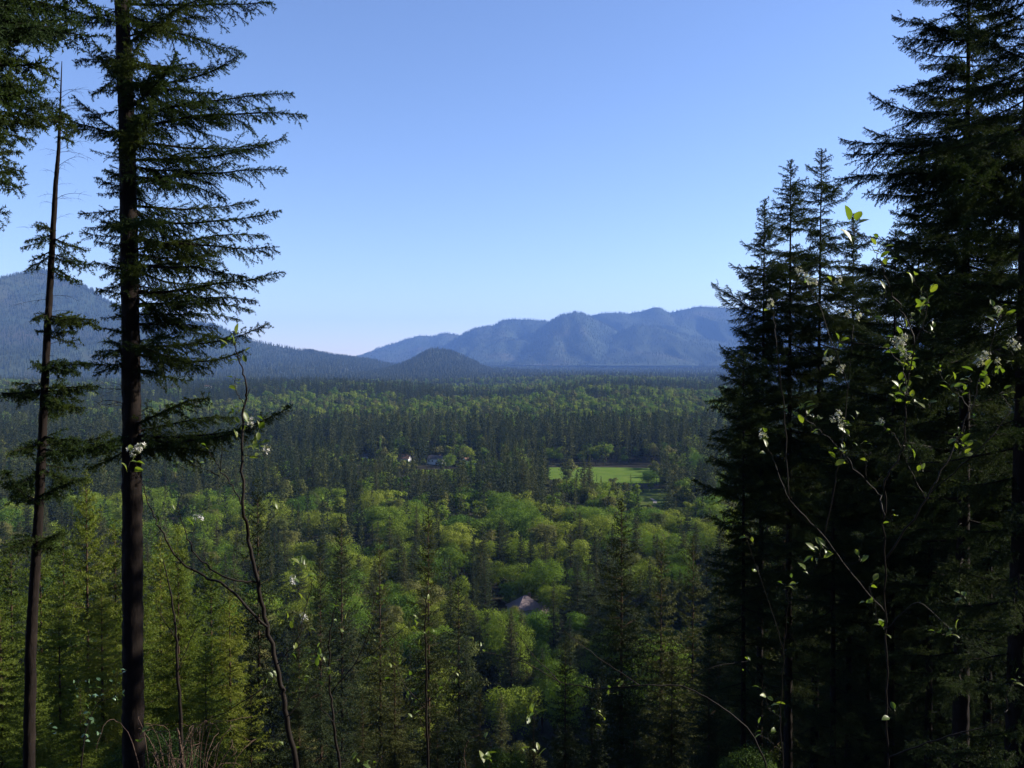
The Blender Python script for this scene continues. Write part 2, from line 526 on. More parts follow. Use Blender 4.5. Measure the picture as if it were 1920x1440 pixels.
# ------------------------------------------------------------------ tree geometry
def branch_geo(L, seed, sag=0.06, dens=200, nl=0.042, nw=0.0135, lat_sp=0.11, bare=0.10, hang=0.62, width=0.27):
    """one fir bough along +X: axis, side twigs, needles; tip at z = 0"""
    rng = np.random.default_rng(seed)
    g = G()
    n = 14
    t = np.linspace(0, 1, n)
    wy = (vnoise(t * 4, np.zeros(n), seed) - 0.5) * 0.10 * L * t
    wz = -sag * L * 4 * t * (1 - t) * (0.7 + 0.3 * t) + (vnoise(t * 5, np.ones(n), seed + 1) - 0.5) * 0.03 * L * t * (1 - t) * 3
    pts = np.stack([t * L, wy, wz], -1)
    g.tube(pts, (0.0085 * L + 0.005) * (1 - t) ** 0.8 + 0.003, 5, 0)
    NA, NB, WA, WB, WR = [], [], [], [], []

    def at(q):
        return np.array([np.interp(q, t, pts[:, c]) for c in range(3)])
    # the leader's end carries needles too
    for q in range(int(n * 0.35), n - 1):
        NA.append(pts[q]); NB.append(pts[q + 1])
    x = bare * L
    side = 1
    while x < L * 0.985:
        q = x / L
        p = at(q)
        d0 = at(min(q + 0.03, 1)) - at(max(q - 0.03, 0)); d0 /= np.linalg.norm(d0)
        ll = (L * width * (1 - q) ** 0.75 * min(1, (q + 0.12) * 2.6) + 0.10) * rng.uniform(0.5, 1.2)
        clump = float(vnoise(np.array([q * L * 1.5 + side * 3.1]), np.array([seed * 1.7]), 7)[0])
        ll *= 0.35 + 1.05 * min(1, max(0, (clump - .22) * 2.2))
        if rng.random() < 0.12: ll *= 0.35
        ang = R(rng.uniform(28, 98)) * side
        d = np.array((d0[0] * math.cos(ang) - d0[1] * math.sin(ang), d0[0] * math.sin(ang) + d0[1] * math.cos(ang), d0[2] + rng.normal(-0.12, 0.38)))
        d /= np.linalg.norm(d)
        m = max(3, int(ll / 0.14) + 1)
        lp = [p]
        dd = d.copy()
        for _ in range(m):
            dd = dd + np.array((0.10, 0, -hang * 0.13 + rng.normal(0, 0.10)))
            dd += rng.normal(0, 0.07, 3); dd /= np.linalg.norm(dd)
            lp.append(lp[-1] + dd * ll / m)
        lp = np.array(lp)
        for a in range(m):
            WA.append(lp[a]); WB.append(lp[a + 1]); WR.append(0.0022 + 0.005 * ll * (1 - a / m))
            if a / m > 0.2 or ll < .3: NA.append(lp[a]); NB.append(lp[a + 1])
        s = 0.10 + 0.05 * rng.random(); sd = 1
        while s < ll:
            f = s / ll * m; a = min(int(f), m - 1); pp = lp[a] + (lp[a + 1] - lp[a]) * (f - a)
            td = lp[a + 1] - lp[a]; td /= np.linalg.norm(td) + 1e-9
            an = R(rng.uniform(25, 85)) * sd
            e = np.array((td[0] * math.cos(an) - td[1] * math.sin(an), td[0] * math.sin(an) + td[1] * math.cos(an), td[2] - hang * abs(rng.normal(0, 0.9)) + 0.05))
            e /= np.linalg.norm(e)
            sl = (0.07 + 0.22 * (1 - s / ll) * min(1, ll * 1.4)) * rng.uniform(0.6, 1.3)
            b = pp + e * sl + np.array((0, 0, -hang * 0.15 * sl))
            NA.append(pp); NB.append(b)
            if sl > 0.14: WA.append(pp); WB.append(b); WR.append(0.0018)
            s += rng.uniform(0.05, 0.10); sd = -sd
        # short twigs hanging from and standing on the axis
        for _ in range(2 if L > .6 else 1):
            e = np.array((rng.uniform(.2, .9), rng.normal(0, .55), rng.choice([-1.0, -1.0, -.7, .5]))); e /= np.linalg.norm(e)
            sl = rng.uniform(.10, .34) * min(1, L / 1.6) * (1.1 - .6 * q)
            b = p + e * sl + np.array((.25 * sl, 0, -.1 * sl))
            mid = (p + b) / 2 + np.array((-.05 * sl, 0, -.03 * sl))
            NA += [p, mid]; NB += [mid, b]; WA += [p]; WB += [mid]; WR.append(.0022)
        x += lat_sp * rng.uniform(0.3, 0.75); side = -side
    WR = np.array(WR)
    g.sticks(WA, WB, WR, WR * 0.7, 0)
    g.needles(NA, NB, dens, nl, nw, rng, 1)
    return g


def dead_geo(L, seed):
    rng = np.random.default_rng(seed); g = G()
    n = 9; t = np.linspace(0, 1, n)
    pts = np.stack([t * L, 0.12 * L * np.sin(t * 3 + seed), 0.10 * L * np.sin(t * 2.5) - 0.28 * L * t ** 2], -1)
    pts[:, 1] -= pts[0, 1]
    g.tube(pts, 0.006 * (1 - t) + 0.002, 4, 0)
    for _ in range(6):
        q = rng.integers(2, n - 1); d = rng.normal(0, 1, 3) + np.array((1.2, 0, -0.4)); d /= np.linalg.norm(d)
        l = L * rng.uniform(0.12, 0.35)
        tt = np.linspace(0, 1, 5)[:, None]
        g.tube(pts[q] + d * l * tt + np.array((0, 0, -0.25 * l)) * tt ** 2, 0.003 * (1 - tt[:, 0]) + 0.0012, 3, 0)
    return g


LENS = [0.35, 0.75, 1.3, 2.1, 3.2, 4.6]


def lib(prefix, mat, **kw):
    L = {}
    for i, l in enumerate(LENS):
        L[l] = [branch_geo(l, 100 + i * 7 + v, sag=(0.02 if l < 1 else [.03, .095, -.035, .06][v]), **kw).mesh(prefix, [M['bark'], mat]) for v in range(4 if l > 1 else 2)]
    return L


LIB = lib('fir_bough', M['needle'])
LIBD = lib('dark_fir_bough', M['needle_dark'], width=0.36, lat_sp=0.10, hang=0.7, dens=200, nw=.014, nl=.042)
DEAD = [dead_geo(1.0, s).mesh('dead_twig', [M['bark']]) for s in range(4)]


def pick(libr, length, rnd):
    l = min(LENS, key=lambda q: abs(math.log(q / length)))
    return rnd.choice(libr[l]), length / l


class Fir:
    """near conifer: trunk mesh and every bough an object of its own"""
    def __init__(s, name, label, base, path, rad, group=None, seed=1, libr=None):
        s.rnd = random.Random(seed); s.lib = libr or LIB
        s.base = Vector(base)
        s.root = empty(name, base, label, 'tree', group)
        p = np.array(path, float) - np.array(base, float)
        n = 150
        tt = np.linspace(0, 1, len(p)); q = np.linspace(0, 1, n)
        s.path = np.stack([np.interp(q, tt, p[:, c]) for c in range(3)], -1)
        s.rad = np.interp(q, tt, rad)
        g = G(); g.tube(s.path, s.rad, 18, 0, jit=0.05, rng=np.random.default_rng(seed))
        s.trunk = link('trunk', g.mesh('trunk', M['bark'], True), s.root)

    def at(s, z):
        return Vector([float(np.interp(z, s.path[:, 2], s.path[:, c])) for c in range(2)] + [z])

    def bough(s, z, az, length, pitch, roll=None, dead=False):
        p = s.at(z)
        rot = (s.rnd.uniform(-.6, .6) if roll is None else roll, -pitch, az)
        if dead:
            return link('dead_branch', s.rnd.choice(DEAD), s.root, p, rot, length)
        me, k = pick(s.lib, length, s.rnd)
        return link('branch', me, s.root, p, rot, (k, k * s.rnd.uniform(.85, 1.15), k))

    def bough_px(s, p0, p1, d, depth=0.0):
        a = P(p0[0], p0[1], d); b = P(p1[0], p1[1], d + depth)
        v = b - a; L = float(np.linalg.norm(v))
        return s.bough(float(a[2]) - s.base.z, math.atan2(v[1], v[0]), L, math.asin(v[2] / L))


def px_path(pts, d, tilt=0.0):
    return [P(x, y, d) for x, y in pts]


# ------------------------------------------------------------------ left foreground conifers
D1 = 22.0
pts = [(254, 1500), (250, 1380), (249, 1200), (248, 960), (246, 720), (243, 480), (238, 240), (229, 20), (222, -200), (214, -520)]
path = px_path(pts, D1)
gzb = gzf(path[0][0], D1)
path[0][2] = gzb - 0.2
fir1 = Fir('conifer', 'tall conifer with thick straight dark trunk and long boughs, beside a thin leaning trunk', path[0], path,
           [.27, .25, .245, .235, .22, .205, .19, .165, .14, .07], seed=4)
right = [((245, 6), (528, 4), 1.2), ((245, 22), (470, 96), -0.6), ((248, 72), (410, 30), .8), ((249, 108), (452, 118), 1.4), ((252, 165), (470, 97), -.3),
         ((252, 150), (430, 175), -1.8), ((253, 222), (566, 176), .4), ((254, 242), (586, 208), -.7), ((255, 262), (520, 268), 1.6), ((256, 300), (556, 262), .9),
         ((257, 345), (552, 322), -.2), ((257, 330), (440, 372), -1.6), ((258, 385), (500, 375), 1.5), ((258, 415), (545, 395), 0.5), ((259, 448), (543, 466), -.8),
         ((260, 470), (520, 440), 1.2), ((260, 500), (480, 520), -1.4), ((261, 550), (545, 510), .2), ((261, 540), (430, 560), 1.4), ((262, 577), (500, 562), -.5),
         ((262, 590), (470, 598), 1.0), ((263, 648), (522, 604), .3), ((263, 660), (480, 655), -.9), ((263, 697), (372, 716), .5), ((263, 640), (410, 690), -1.4)]
for a, b, dp in right: fir1.bough_px(a, b, D1, dp)
left = [((222, 42), (120, 30), .6), ((222, 110), (160, 180), -.5), ((224, 150), (178, 108), .6), ((226, 256), (128, 180), -.3), ((226, 345), (166, 332), .5),
        ((227, 444), (138, 436), .2), ((228, 430), (175, 395), -.5), ((229, 500), (165, 490), .4), ((230, 490), (172, 520), -.4), ((231, 640), (158, 668), .3),
        ((231, 670), (160, 705), -.3), ((232, 655), (185, 640), .8)]
for a, b, dp in left: fir1.bough_px(a, b, D1, dp)
# the dark low bough that crosses in front
for a, b, dp in [((264, 800), (412, 745), -.8), ((264, 815), (562, 758), -1.0), ((264, 825), (500, 800), -1.4), ((264, 835), (450, 815), .6), ((232, 815), (120, 840), -.6),
                 ((264, 812), (460, 782), .4), ((232, 830), (60, 820), .5), ((264, 845), (420, 850), -.9), ((232, 840), (150, 880), .3)]:
    fir1.bough_px(a, b, D1, dp)
for q in range(34):           # boughs towards and away from the viewer
    py = -480 + q * 33 + fir1.rnd.uniform(-9, 9)
    z = float(P(250, py, D1)[2]) - fir1.base.z
    az = fir1.rnd.choice([R(90), R(-90)]) + fir1.rnd.uniform(-.7, .7) + (0.0 if fir1.rnd.random() < .7 else 0)
    fir1.bough(z, az, fir1.rnd.uniform(1.0, 2.6), fir1.rnd.uniform(-.2, .15))
for q in range(26):           # more boughs on the open side, aslant
    py = 10 + q * 27 + fir1.rnd.uniform(-9, 9)
    z = float(P(250, py, D1)[2]) - fir1.base.z
    az = fir1.rnd.choice([-1, 1]) * fir1.rnd.uniform(.25, 1.1)
    fir1.bough(z, az, fir1.rnd.uniform(1.3, 3.6) * (1 if py < 620 else .75), fir1.rnd.uniform(-.42, .32))
for q in range(22):
    py = 10 + q * 32 + fir1.rnd.uniform(-9, 9)
    z = float(P(250, py, D1)[2]) - fir1.base.z
    fir1.bough(z, PI + fir1.rnd.uniform(-1.1, 1.1), fir1.rnd.uniform(.6, 1.3), fir1.rnd.uniform(-.3, .3))
for q in range(16):           # boughs above the picture
    z = float(P(250, -60 - q * 26, D1)[2]) - fir1.base.z
    fir1.bough(z, fir1.rnd.uniform(0, 6.28), fir1.rnd.uniform(1.5, 3.6) * (1 - q / 24), 0.05)
for q in range(24):
    py = fir1.rnd.uniform(20, 900)
    z = float(P(250, py, D1)[2]) - fir1.base.z
    fir1.bough(z, fir1.rnd.uniform(0, 6.28), fir1.rnd.uniform(0.6, 1.6), fir1.rnd.uniform(-.1, .35), dead=True)

D2 = 15.0
pts = [(56, 1640), (54, 1440), (58, 1200), (66, 1070), (73, 950), (83, 740), (90, 600), (97, 480), (104, 350), (110, 280), (113, 200), (116, 115)]
path = px_path(pts, D2); path[0][2] = gzf(path[0][0], D2) - .2
fir2 = Fir('conifer', 'thin leaning conifer with sparse tufts and a bare broken top', path[0], path,
           [.10, .093, .088, .08, .074, .064, .056, .049, .038, .029, .017, .006], seed=9)
for a, b, dp in [((105, 440), (52, 452), .2), ((104, 446), (166, 470), -.2), ((103, 470), (60, 490), -.3), ((102, 476), (168, 492), .3), ((101, 500), (160, 530), -.2), ((101, 430), (70, 420), .3),
                 ((92, 585), (62, 598), .3), ((92, 592), (182, 600), -.1), ((92, 600), (150, 590), .4), ((90, 622), (140, 622), -.3), ((90, 618), (70, 622), .2), ((88, 678), (166, 680), .1),
                 ((88, 684), (150, 700), -.4), ((87, 690), (72, 680), .3), ((85, 730), (8, 738), .2), ((85, 722), (22, 716), -.4), ((85, 728), (174, 722), -.1), ((85, 740), (160, 752), .5), ((85, 735), (120, 760), -.6),
                 ((80, 825), (20, 850), .4), ((80, 818), (150, 826), -.4), ((79, 835), (210, 815), .5), ((78, 880), (20, 920), -.4), ((78, 870), (150, 880), .3), ((77, 930), (130, 905), -.5), ((76, 940), (10, 880), .5),
                 ((112, 262), (146, 240), .4), ((112, 255), (142, 268), -.1), ((113, 225), (90, 205), .3), ((73, 1010), (128, 1000), .4), ((73, 1020), (120, 1030), -.3), ((70, 1000), (20, 1030), .5)]:
    fir2.bough_px(a, b, D2, dp)
    if a[1] > 400: fir2.bough_px((a[0], a[1] + 6), (b[0] + fir2.rnd.uniform(-14, 14), b[1] + fir2.rnd.uniform(-6, 22)), D2, -dp * 1.3 + fir2.rnd.uniform(-.15, .15))
for q in range(44):
    py = fir2.rnd.uniform(170, 720)
    z = float(P(100, py, D2)[2]) - fir2.base.z
    fir2.bough(z, fir2.rnd.choice([0, 0, PI]) + fir2.rnd.uniform(-.8, .8), fir2.rnd.uniform(0.25, .6), fir2.rnd.uniform(-.1, .5), dead=True)

# conifers standing just outside on the left, boughs reach in
D3 = 13.0
pts = [(-190, 1700), (-190, 900), (-190, 200), (-190, -300), (-190, -900)]
path = px_path(pts, D3); path[0][2] = gzf(path[0][0], D3) - .2
fir3 = Fir('conifer', 'conifer whose sunlit boughs hang in from beyond the thin leaning trunk', path[0], path, [.22, .2, .17, .13, .05], seed=12)
for a, b, dp in [((-185, 40), (118, 70), 1.2), ((-185, 110), (110, 130), .4), ((-185, 140), (100, 195), -.3), ((-185, 200), (146, 236), .8), ((-185, 180), (60, 160), -.8), ((-185, 250), (70, 262), .3),
                 ((-185, 300), (52, 322), -.2), ((-185, 320), (46, 350), .8), ((-185, 360), (16, 400), .2), ((-185, 380), (0, 420), -.5), ((-185, 20), (60, 20), .2), ((-185, 90), (30, 100), 1.0),
                 ((-185, 230), (20, 290), -1.0), ((-185, 0), (150, 30), .9), ((-185, -60), (130, 10), .1)]:
    fir3.bough_px(a, b, D3, dp)
    for _ in range(2): fir3.bough_px((a[0], a[1] + fir3.rnd.uniform(-25, 25)), (b[0] - fir3.rnd.uniform(10, 120), b[1] + fir3.rnd.uniform(-30, 30)), D3, dp + fir3.rnd.uniform(-1, 1))
D4 = 8.0
pts = [(-420, 2300), (-420, 900), (-420, 0), (-420, -600), (-420, -1500)]
path = px_path(pts, D4); path[0][2] = gzf(path[0][0], D4) - .2
fir4 = Fir('conifer', 'conifer with dark needled boughs drooping across the top corner sky', path[0], path, [.2, .18, .15, .12, .04], seed=15)
for a, b, dp in [((-415, -90), (190, 70), .2), ((-415, -120), (120, 60), .9), ((-415, -20), (70, 120), -.2), ((-415, -160), (215, 20), .7), ((-415, 60), (20, 180), .3), ((-415, -60), (0, 60), -.6), ((-415, 110), (10, 230), .5)]:
    fir4.bough_px(a, b, D4, dp)
    fir4.bough_px((a[0], a[1] + fir4.rnd.uniform(-25, 25)), (b[0] - fir4.rnd.uniform(10, 120), b[1] + fir4.rnd.uniform(-30, 10)), D4, dp + fir4.rnd.uniform(-.5, .5))


# ------------------------------------------------------------------ right foreground conifers
def auto_fir(name, label, px, d, top, maxlen, seed, group=None, full=0.32, bottom=1500, slope=0.25, rad=.2, dens=1.0, libr=None, lower=.55, extra=()):
    b = P(px, 1440, d); x = b[0]
    z0 = gzf(x, d) - .3; zt = P(px, top, d)[2]
    H = zt - z0
    ks = np.linspace(0, 1, 8)
    rnd = random.Random(seed)
    lean = rnd.uniform(-.15, .15)
    path = [(x + lean * (k - .5), d, z0 + H * k) for k in ks]
    rads = [rad * (1 - .96 * k) + .006 for k in ks]
    f = Fir(name, label, path[0], path, rads, group, seed, libr or LIBD)
    z = zt - 0.12
    zb = max(P(px, bottom, d)[2], z0 + 1.0)
    az = rnd.uniform(0, 6)
    f.bough(H - .35, 0, .35, R(85))
    cnt = 0
    while z > zb and cnt < 292:
        q = zt - z
        ll = min(0.2 + q * full * .95 * (1 + .8 * math.exp(-q / 1.6)), maxlen)
        lowf = (z - zb) / (zt - zb)
        if lowf < 0.45: ll *= lower + (1 - lower) * lowf / .45
        ll *= rnd.uniform(.35, 1.05) if rnd.random() < .8 else rnd.uniform(1.0, 1.45)
        pit = R(38) * math.exp(-q / 2.2) + rnd.uniform(-.32, .30)
        gap = float(vnoise(np.array([z * .9]), np.array([seed * 3.3]), 5)[0])
        if q < 2.5 or gap > .30 or rnd.random() < .35: f.bough(z - z0, az, max(ll, .2), pit)
        az += 2.39996 + rnd.uniform(-.35, .35)
        z -= (0.034 + 0.027 * min(ll, 3.4)) / dens * rnd.uniform(.6, 1.4) * (1.0 if lowf > .45 else 1.8)
        cnt += 1
    for _ in range(14):
        zz = rnd.uniform(z0 + 1.5, zb + (zt - zb) * .5)
        f.bough(zz - z0, rnd.uniform(0, 6.28), rnd.uniform(.8, 2.0), rnd.uniform(-.3, .1), dead=True)
    for p0, p1, dp in extra: f.bough_px(p0, p1, d, dp)
    return f


GR = 'dark conifers crowding the slope'
auto_fir('conifer', 'slim dark conifer with a needle thin leader, middle one of three pointed tops', 1476, 42, 300, 2.9, 21, GR, full=.30, rad=.24, dens=1.05)
auto_fir('conifer', 'tallest of three pointed dark conifers, with open upswept top boughs', 1528, 44, 282, 2.6, 22, GR, full=.36, rad=.24, dens=.85)
auto_fir('conifer', 'lowest of three pointed dark conifers, with lit tips jutting over the far ridge', 1424, 40, 372, 1.75, 23, GR, full=.26, rad=.2, dens=1.1,
         extra=[((1426, 588), (1328, 530), -.2), ((1426, 600), (1340, 552), .3), ((1426, 700), (1344, 648), -.2), ((1426, 706), (1350, 660), .4), ((1424, 520), (1378, 515), 0), ((1424, 470), (1382, 452), 0)])
auto_fir('conifer', 'dark conifer half hidden behind the flowering shrub and the pointed tops', 1590, 47, 400, 2.6, 24, GR, full=.34, rad=.22)
auto_fir('conifer', 'huge dark conifer with drooping boughs reaching out over the pointed tops', 1800, 30, -190, 4.2, 25, GR, full=.34, rad=.3, dens=1.15,
         extra=[((1795, 270), (1556, 262), -.5), ((1795, 285), (1562, 300), .3), ((1795, 250), (1600, 240), .5), ((1795, 350), (1602, 362), .2), ((1795, 120), (1650, 170), .2), ((1795, 60), (1650, 30), -.3), ((1795, 75), (1655, 70), .4), ((1795, 420), (1650, 400), -.3),
                ((1795, 470), (1640, 460), .3)])
auto_fir('conifer', 'tall dark conifer with a thick black trunk, partly behind the drooping boughs', 1908, 25, -420, 3.8, 26, GR, full=.30, rad=.34, dens=.95)
auto_fir('conifer', 'shorter dark conifer under the huge drooping one, behind white blossom', 1668, 37, 430, 3.0, 27, GR, full=.36, rad=.22, dens=1.0)
auto_fir('conifer', 'bushy dark conifer at the outer edge of the right hand stand', 1392, 33, 660, 1.35, 28, GR, full=.5, rad=.12, dens=1.1, lower=.9)
auto_fir('conifer', 'dark conifer in the gap between the pointed tops and the huge drooping one', 1712, 41, 350, 2.9, 34, GR, full=.36, rad=.2, dens=.9)
auto_fir('conifer', 'dark conifer close behind the left side of the huge drooping one', 1765, 39, 250, 3.0, 35, GR, full=.36, rad=.22, dens=.9)
auto_fir('conifer', 'dark conifer filling the low gap right of the pointed tops', 1625, 50, 500, 2.8, 36, GR, full=.4, rad=.2, dens=.9)
auto_fir('conifer', 'dark conifer wedged between two thick trunks, low in the stand', 1850, 35, 420, 3.2, 29, GR, full=.38, rad=.2, dens=.9)
auto_fir('conifer', 'dark conifer in the gloom below the blossom twigs', 1740, 34, 640, 2.8, 30, GR, full=.4, rad=.18, dens=.9)
auto_fir('conifer', 'short dark conifer in the gloom beneath the three pointed tops', 1560, 36, 760, 2.2, 31, GR, full=.4, rad=.16, dens=.9)


# ------------------------------------------------------------------ mid distance tree meshes
def crown_geo(H, Rm, seed, sp=0.7, nb=7, lat_sp=.45, nl=.3, nw=.1, dens=8, start=.12, shape=1.0, droop=.18, lat=True, ragged=.25):
    rng = np.random.default_rng(seed); g = G()
    NA, NB, WA, WB = [], [], [], []
    z = H * 0.985
    NA.append((0, 0, H * .95)); NB.append((0, 0, H))
    zmin = H * start
    while z > zmin:
        q = (H - z) / (H - zmin)
        rr = Rm * min(1, (q ** 0.8) * shape) * (1 - .35 * max(0, (q - .75) / .25))
        if q < .03: rr = max(rr, Rm * .06)
        k = nb if q > .1 else max(3, nb - 2)
        off = rng.random() * 6.28
        for b in range(k):
            if rng.random() < ragged * .5: continue
            az = off + b * 6.2832 / k + rng.normal(0, .25)
            l = rr * rng.uniform(1 - ragged * 1.6, 1 + ragged)
            up = .75 * (1 - q) ** 3 - droop * q + rng.normal(0, .10)
            zz = z + rng.uniform(-.5, .5) * sp
            d = np.array((math.cos(az), math.sin(az), up)); 
            m = max(2, int(l / .9) + 1)
            p = np.array((0, 0, zz)); prev = p
            for a in range(1, m + 1):
                f = a / m
                c = np.array((d[0] * l * f, d[1] * l * f, zz + l * (up * f - droop * f * (1 - f) * 0.8 + .10 * f * f)))
                NA.append(prev); NB.append(c)
                prev = c
            WA.append(p); WB.append((p + prev) / 2)
            if lat:
                s = lat_sp * .6; sd = 1
                while s < l:
                    f = s / l
                    c = np.array((d[0] * s, d[1] * s, zz + l * (up * f - droop * f * (1 - f) * .8 + .10 * f * f)))
                    an = az + sd * R(rng.uniform(40, 70))
                    ll = (l * .42 * (1 - f) + .12 * min(1, Rm / 3)) * rng.uniform(.5, 1.2)
                    e = c + np.array((math.cos(an) * ll, math.sin(an) * ll, up * ll * .5 - .22 * ll + rng.normal(0, .08) * ll))
                    NA.append(c); NB.append(e)
                    s += lat_sp * rng.uniform(.35, .75); sd = -sd
        z -= sp * rng.uniform(.7, 1.3) * (0.45 + .55 * min(1, q * 4))
    if lat: g.sticks(WA, WB, np.full(len(WA), .012 * H / 15), np.full(len(WA), .006 * H / 15), 0)
    g.needles(NA, NB, dens, nl, nw, rng, 1, fwd=.6, up=0.0, rw=.9, jit=.38)
    return g


def trunk_geo(H, r, seed, top=.97, bend=.0):
    g = G(); rng = np.random.default_rng(seed)
    k = np.linspace(0, top, 9)
    p = np.stack([rng.normal(0, .02, 9) * H * bend, rng.normal(0, .02, 9) * H * bend, k * H - .4 * (k == 0)], -1)
    g.tube(p, r * (1 - .93 * k / top), 7, 0)
    return g


def broad_geo(H, W, seed, n=6000, leaf=.4, lobes=38, base=.22, flat=1.0):
    rng = np.random.default_rng(seed); g = G()
    c0 = np.array((0, 0, H * (base + 1) / 2)); ez = H * (1 - base) / 2
    cs, rs = [], []
    for _ in range(lobes):
        d = rng.normal(0, 1, 3); d[2] = d[2] * .9 + .25; d /= np.linalg.norm(d)
        f = rng.uniform(.35, .80)
        wz = 1 - .35 * max(0, -d[2])
        cs.append(c0 + d * f * np.array((W / 2 * wz, W / 2 * wz, ez)) + rng.normal(0, .03 * W, 3)); rs.append(W * rng.uniform(.11, .20))
    cs = np.array(cs); rs = np.array(rs)
    k = rng.choice(lobes, n, p=rs ** 2 / (rs ** 2).sum())
    d = rng.normal(0, 1, (n, 3)); d /= np.linalg.norm(d, axis=1)[:, None]
    d[:, 2] = np.where(d[:, 2] < -.3, -d[:, 2] * .8, d[:, 2])
    rr = rs[k] * np.clip(rng.normal(.92, .17, n), .3, 1.35)
    p = cs[k] + d * rr[:, None] * np.array((1, 1, .85 * flat))
    nr = d + rng.normal(0, .36, (n, 3)) + np.array((0, 0, .15)); nr /= np.linalg.norm(nr, axis=1)[:, None]
    g.leaves(p, nr, leaf, rng, 1)
    t = G()
    kk = np.linspace(0, 1, 7)
    t.tube(np.stack([.02 * W * np.sin(kk * 4 + seed), .02 * W * np.cos(kk * 3), kk * H * .75 - .4 * (kk == 0)], -1), .018 * H * (1 - .85 * kk) + .02, 7, 0)
    for j in range(min(lobes, 16)):
        s0 = np.array((0, 0, H * rng.uniform(.22, .55)))
        q = np.linspace(0, 1, 5)[:, None]
        t.tube(s0 + (cs[j] - s0) * q + np.array((0, 0, -.05 * H)) * q * (1 - q), .007 * H * (1 - .8 * q[:, 0]) + .01, 5, 0)
    return g, t


def join(a, b):
    g = G()
    for s in (a, b):
        for v, f, m in zip(s.v, s.f, s.m):
            pass
    for s in (a, b):
        base = g.n
        V = np.vstack(s.v); F = np.vstack(s.f); MI = np.concatenate(s.m)
        g.v.append(V); g.f.append(F + base); g.m.append(MI); g.n += len(V)
    return g


# young sunlit conifers (15 m master), shade conifers (30 m master), valley conifers (30 m), low detail (30 m)
YOUNG = []
for s in range(3):
    YOUNG.append((trunk_geo(15, .15, s).mesh('trunk', M['bark_mid'], True),
                  crown_geo(15, 2.9, 40 + s, sp=.36, nb=6, lat_sp=.21, nl=.13, nw=.040, dens=34, start=.05, shape=1.25, droop=.16).mesh('crown', [M['bark_mid'], M['needle_young']])))
SHADE = []
for s in range(3):
    SHADE.append((trunk_geo(30, .26, s + 7).mesh('trunk', M['bark_mid'], True),
                  crown_geo(30, 4.6, 50 + s, sp=.62, nb=6, lat_sp=.36, nl=.21, nw=.07, dens=20, start=.08, shape=1.25, droop=.2, ragged=.3).mesh('crown', [M['bark_mid'], M['needle_mid']])))
VAL, VAL1 = [], []
for s in range(4):
    tg = trunk_geo(30, .3, s + 11)
    cg = crown_geo(30, [3.6, 4.4, 3.1, 4.9][s], 60 + s, sp=.85, nb=7, lat_sp=.5, nl=.44, nw=.17, dens=7, start=[.12, .06, .2, .08][s], shape=[1.2, 1.35, 1.1, 1.5][s], droop=.2)
    VAL.append((tg.mesh('trunk', M['bark_mid'], True), cg.mesh('crown', [M['bark_mid'], M['needle_mid']])))
    VAL1.append(join(tg, cg).mesh('conifer', [M['bark_mid'], M['needle_mid']]))
BRD, BRD1 = [], []
for s in range(6):
    H, W = [(18, 15), (20, 13), (16, 15), (20, 11), (15, 12), (18, 17)][s]
    mt = M['leaf_bright'] if s not in (3, 4) else M['leaf_dull']
    cg, tg = broad_geo(H, W, 80 + s, 7500, .42, [40, 34, 44, 30, 30, 50][s])
    BRD.append((tg.mesh('trunk', M['pale_trunk'], True), cg.mesh('crown', [M['pale_trunk'], mt]), H))
    BRD1.append((join(tg, cg).mesh('broadleaf_tree', [M['pale_trunk'], mt]), H))
FINE = []
for s in range(3):
    H, W = [(22, 15), (20, 14), (9, 7)][s]
    cg, tg = broad_geo(H, W, 95 + s, 16000, [.27, .27, .15][s], [46, 40, 30][s], base=.15)
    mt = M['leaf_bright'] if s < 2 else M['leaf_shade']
    FINE.append((tg.mesh('trunk', M['pale_trunk'], True), cg.mesh('crown', [M['pale_trunk'], mt]), H))


def tree2(name, parts, x, y, k, rz, label, cat, group=None, kxy=None):
    kxy = kxy or k
    e = empty(name, (x, y, gzf(x, y)), label, cat, group)
    for nm, me in zip(('trunk', 'crown'), parts):
        link(nm, me, e, (0, 0, 0), (0, 0, rz), (kxy, kxy, k))
    return e


rnd = random.Random(77)


def conifer_at(kind, px, top, d, label, group=None, var=None, wid=1.0):
    lst, H = {'young': (YOUNG, 15.), 'shade': (SHADE, 30.), 'val': (VAL, 30.)}[kind]
    p = P(px, top, d); x = p[0]
    k = (p[2] - gzf(x, d)) / H
    v = rnd.randrange(len(lst)) if var is None else var
    return tree2('conifer', lst[v], x, d, k, rnd.uniform(0, 6.28), label, 'tree', group, k * wid)


# sunlit young conifers, bottom left
GYN = 'young sunlit conifers on the left slope'
LY = 'young yellow green conifer in the sunlit thicket behind the two dark trunks'
conifer_at('young', 161, 880, 46, 'tall young yellow green conifer with bare orange stem showing in the sunlit thicket', GYN, 0, .75)
for px, top, d, v, wd in [(20, 1010, 38, 1, 1.0), (75, 1000, 50, 2, .9), (118, 985, 54, 1, 1.0), (215, 975, 52, 2, .95), (262, 1020, 47, 0, 1.0), (300, 1010, 52, 1, 1.0), (-40, 960, 46, 0, 1.1), (0, 1130, 30, 2, 1.1),
                          (345, 1060, 45, 2, 1.0), (395, 1040, 56, 0, 1.0), (110, 1120, 34, 0, 1.1), (190, 1090, 38, 1, 1.1), (385, 1200, 38, 1, 1.1), (60, 1230, 28, 1, 1.2), (430, 1100, 50, 2, 1.0), (150, 1280, 30, 2, 1.1)]:
    conifer_at('young', px, top, d, ('low ' if top > 1100 else 'tall ' if top < 1000 else '') + LY.replace('behind the two dark trunks', 'left of the thin leaning trunk' if px < 60 else 'between the two dark trunks' if px < 235 else 'right of the thick dark trunk'), GYN, v, wd)
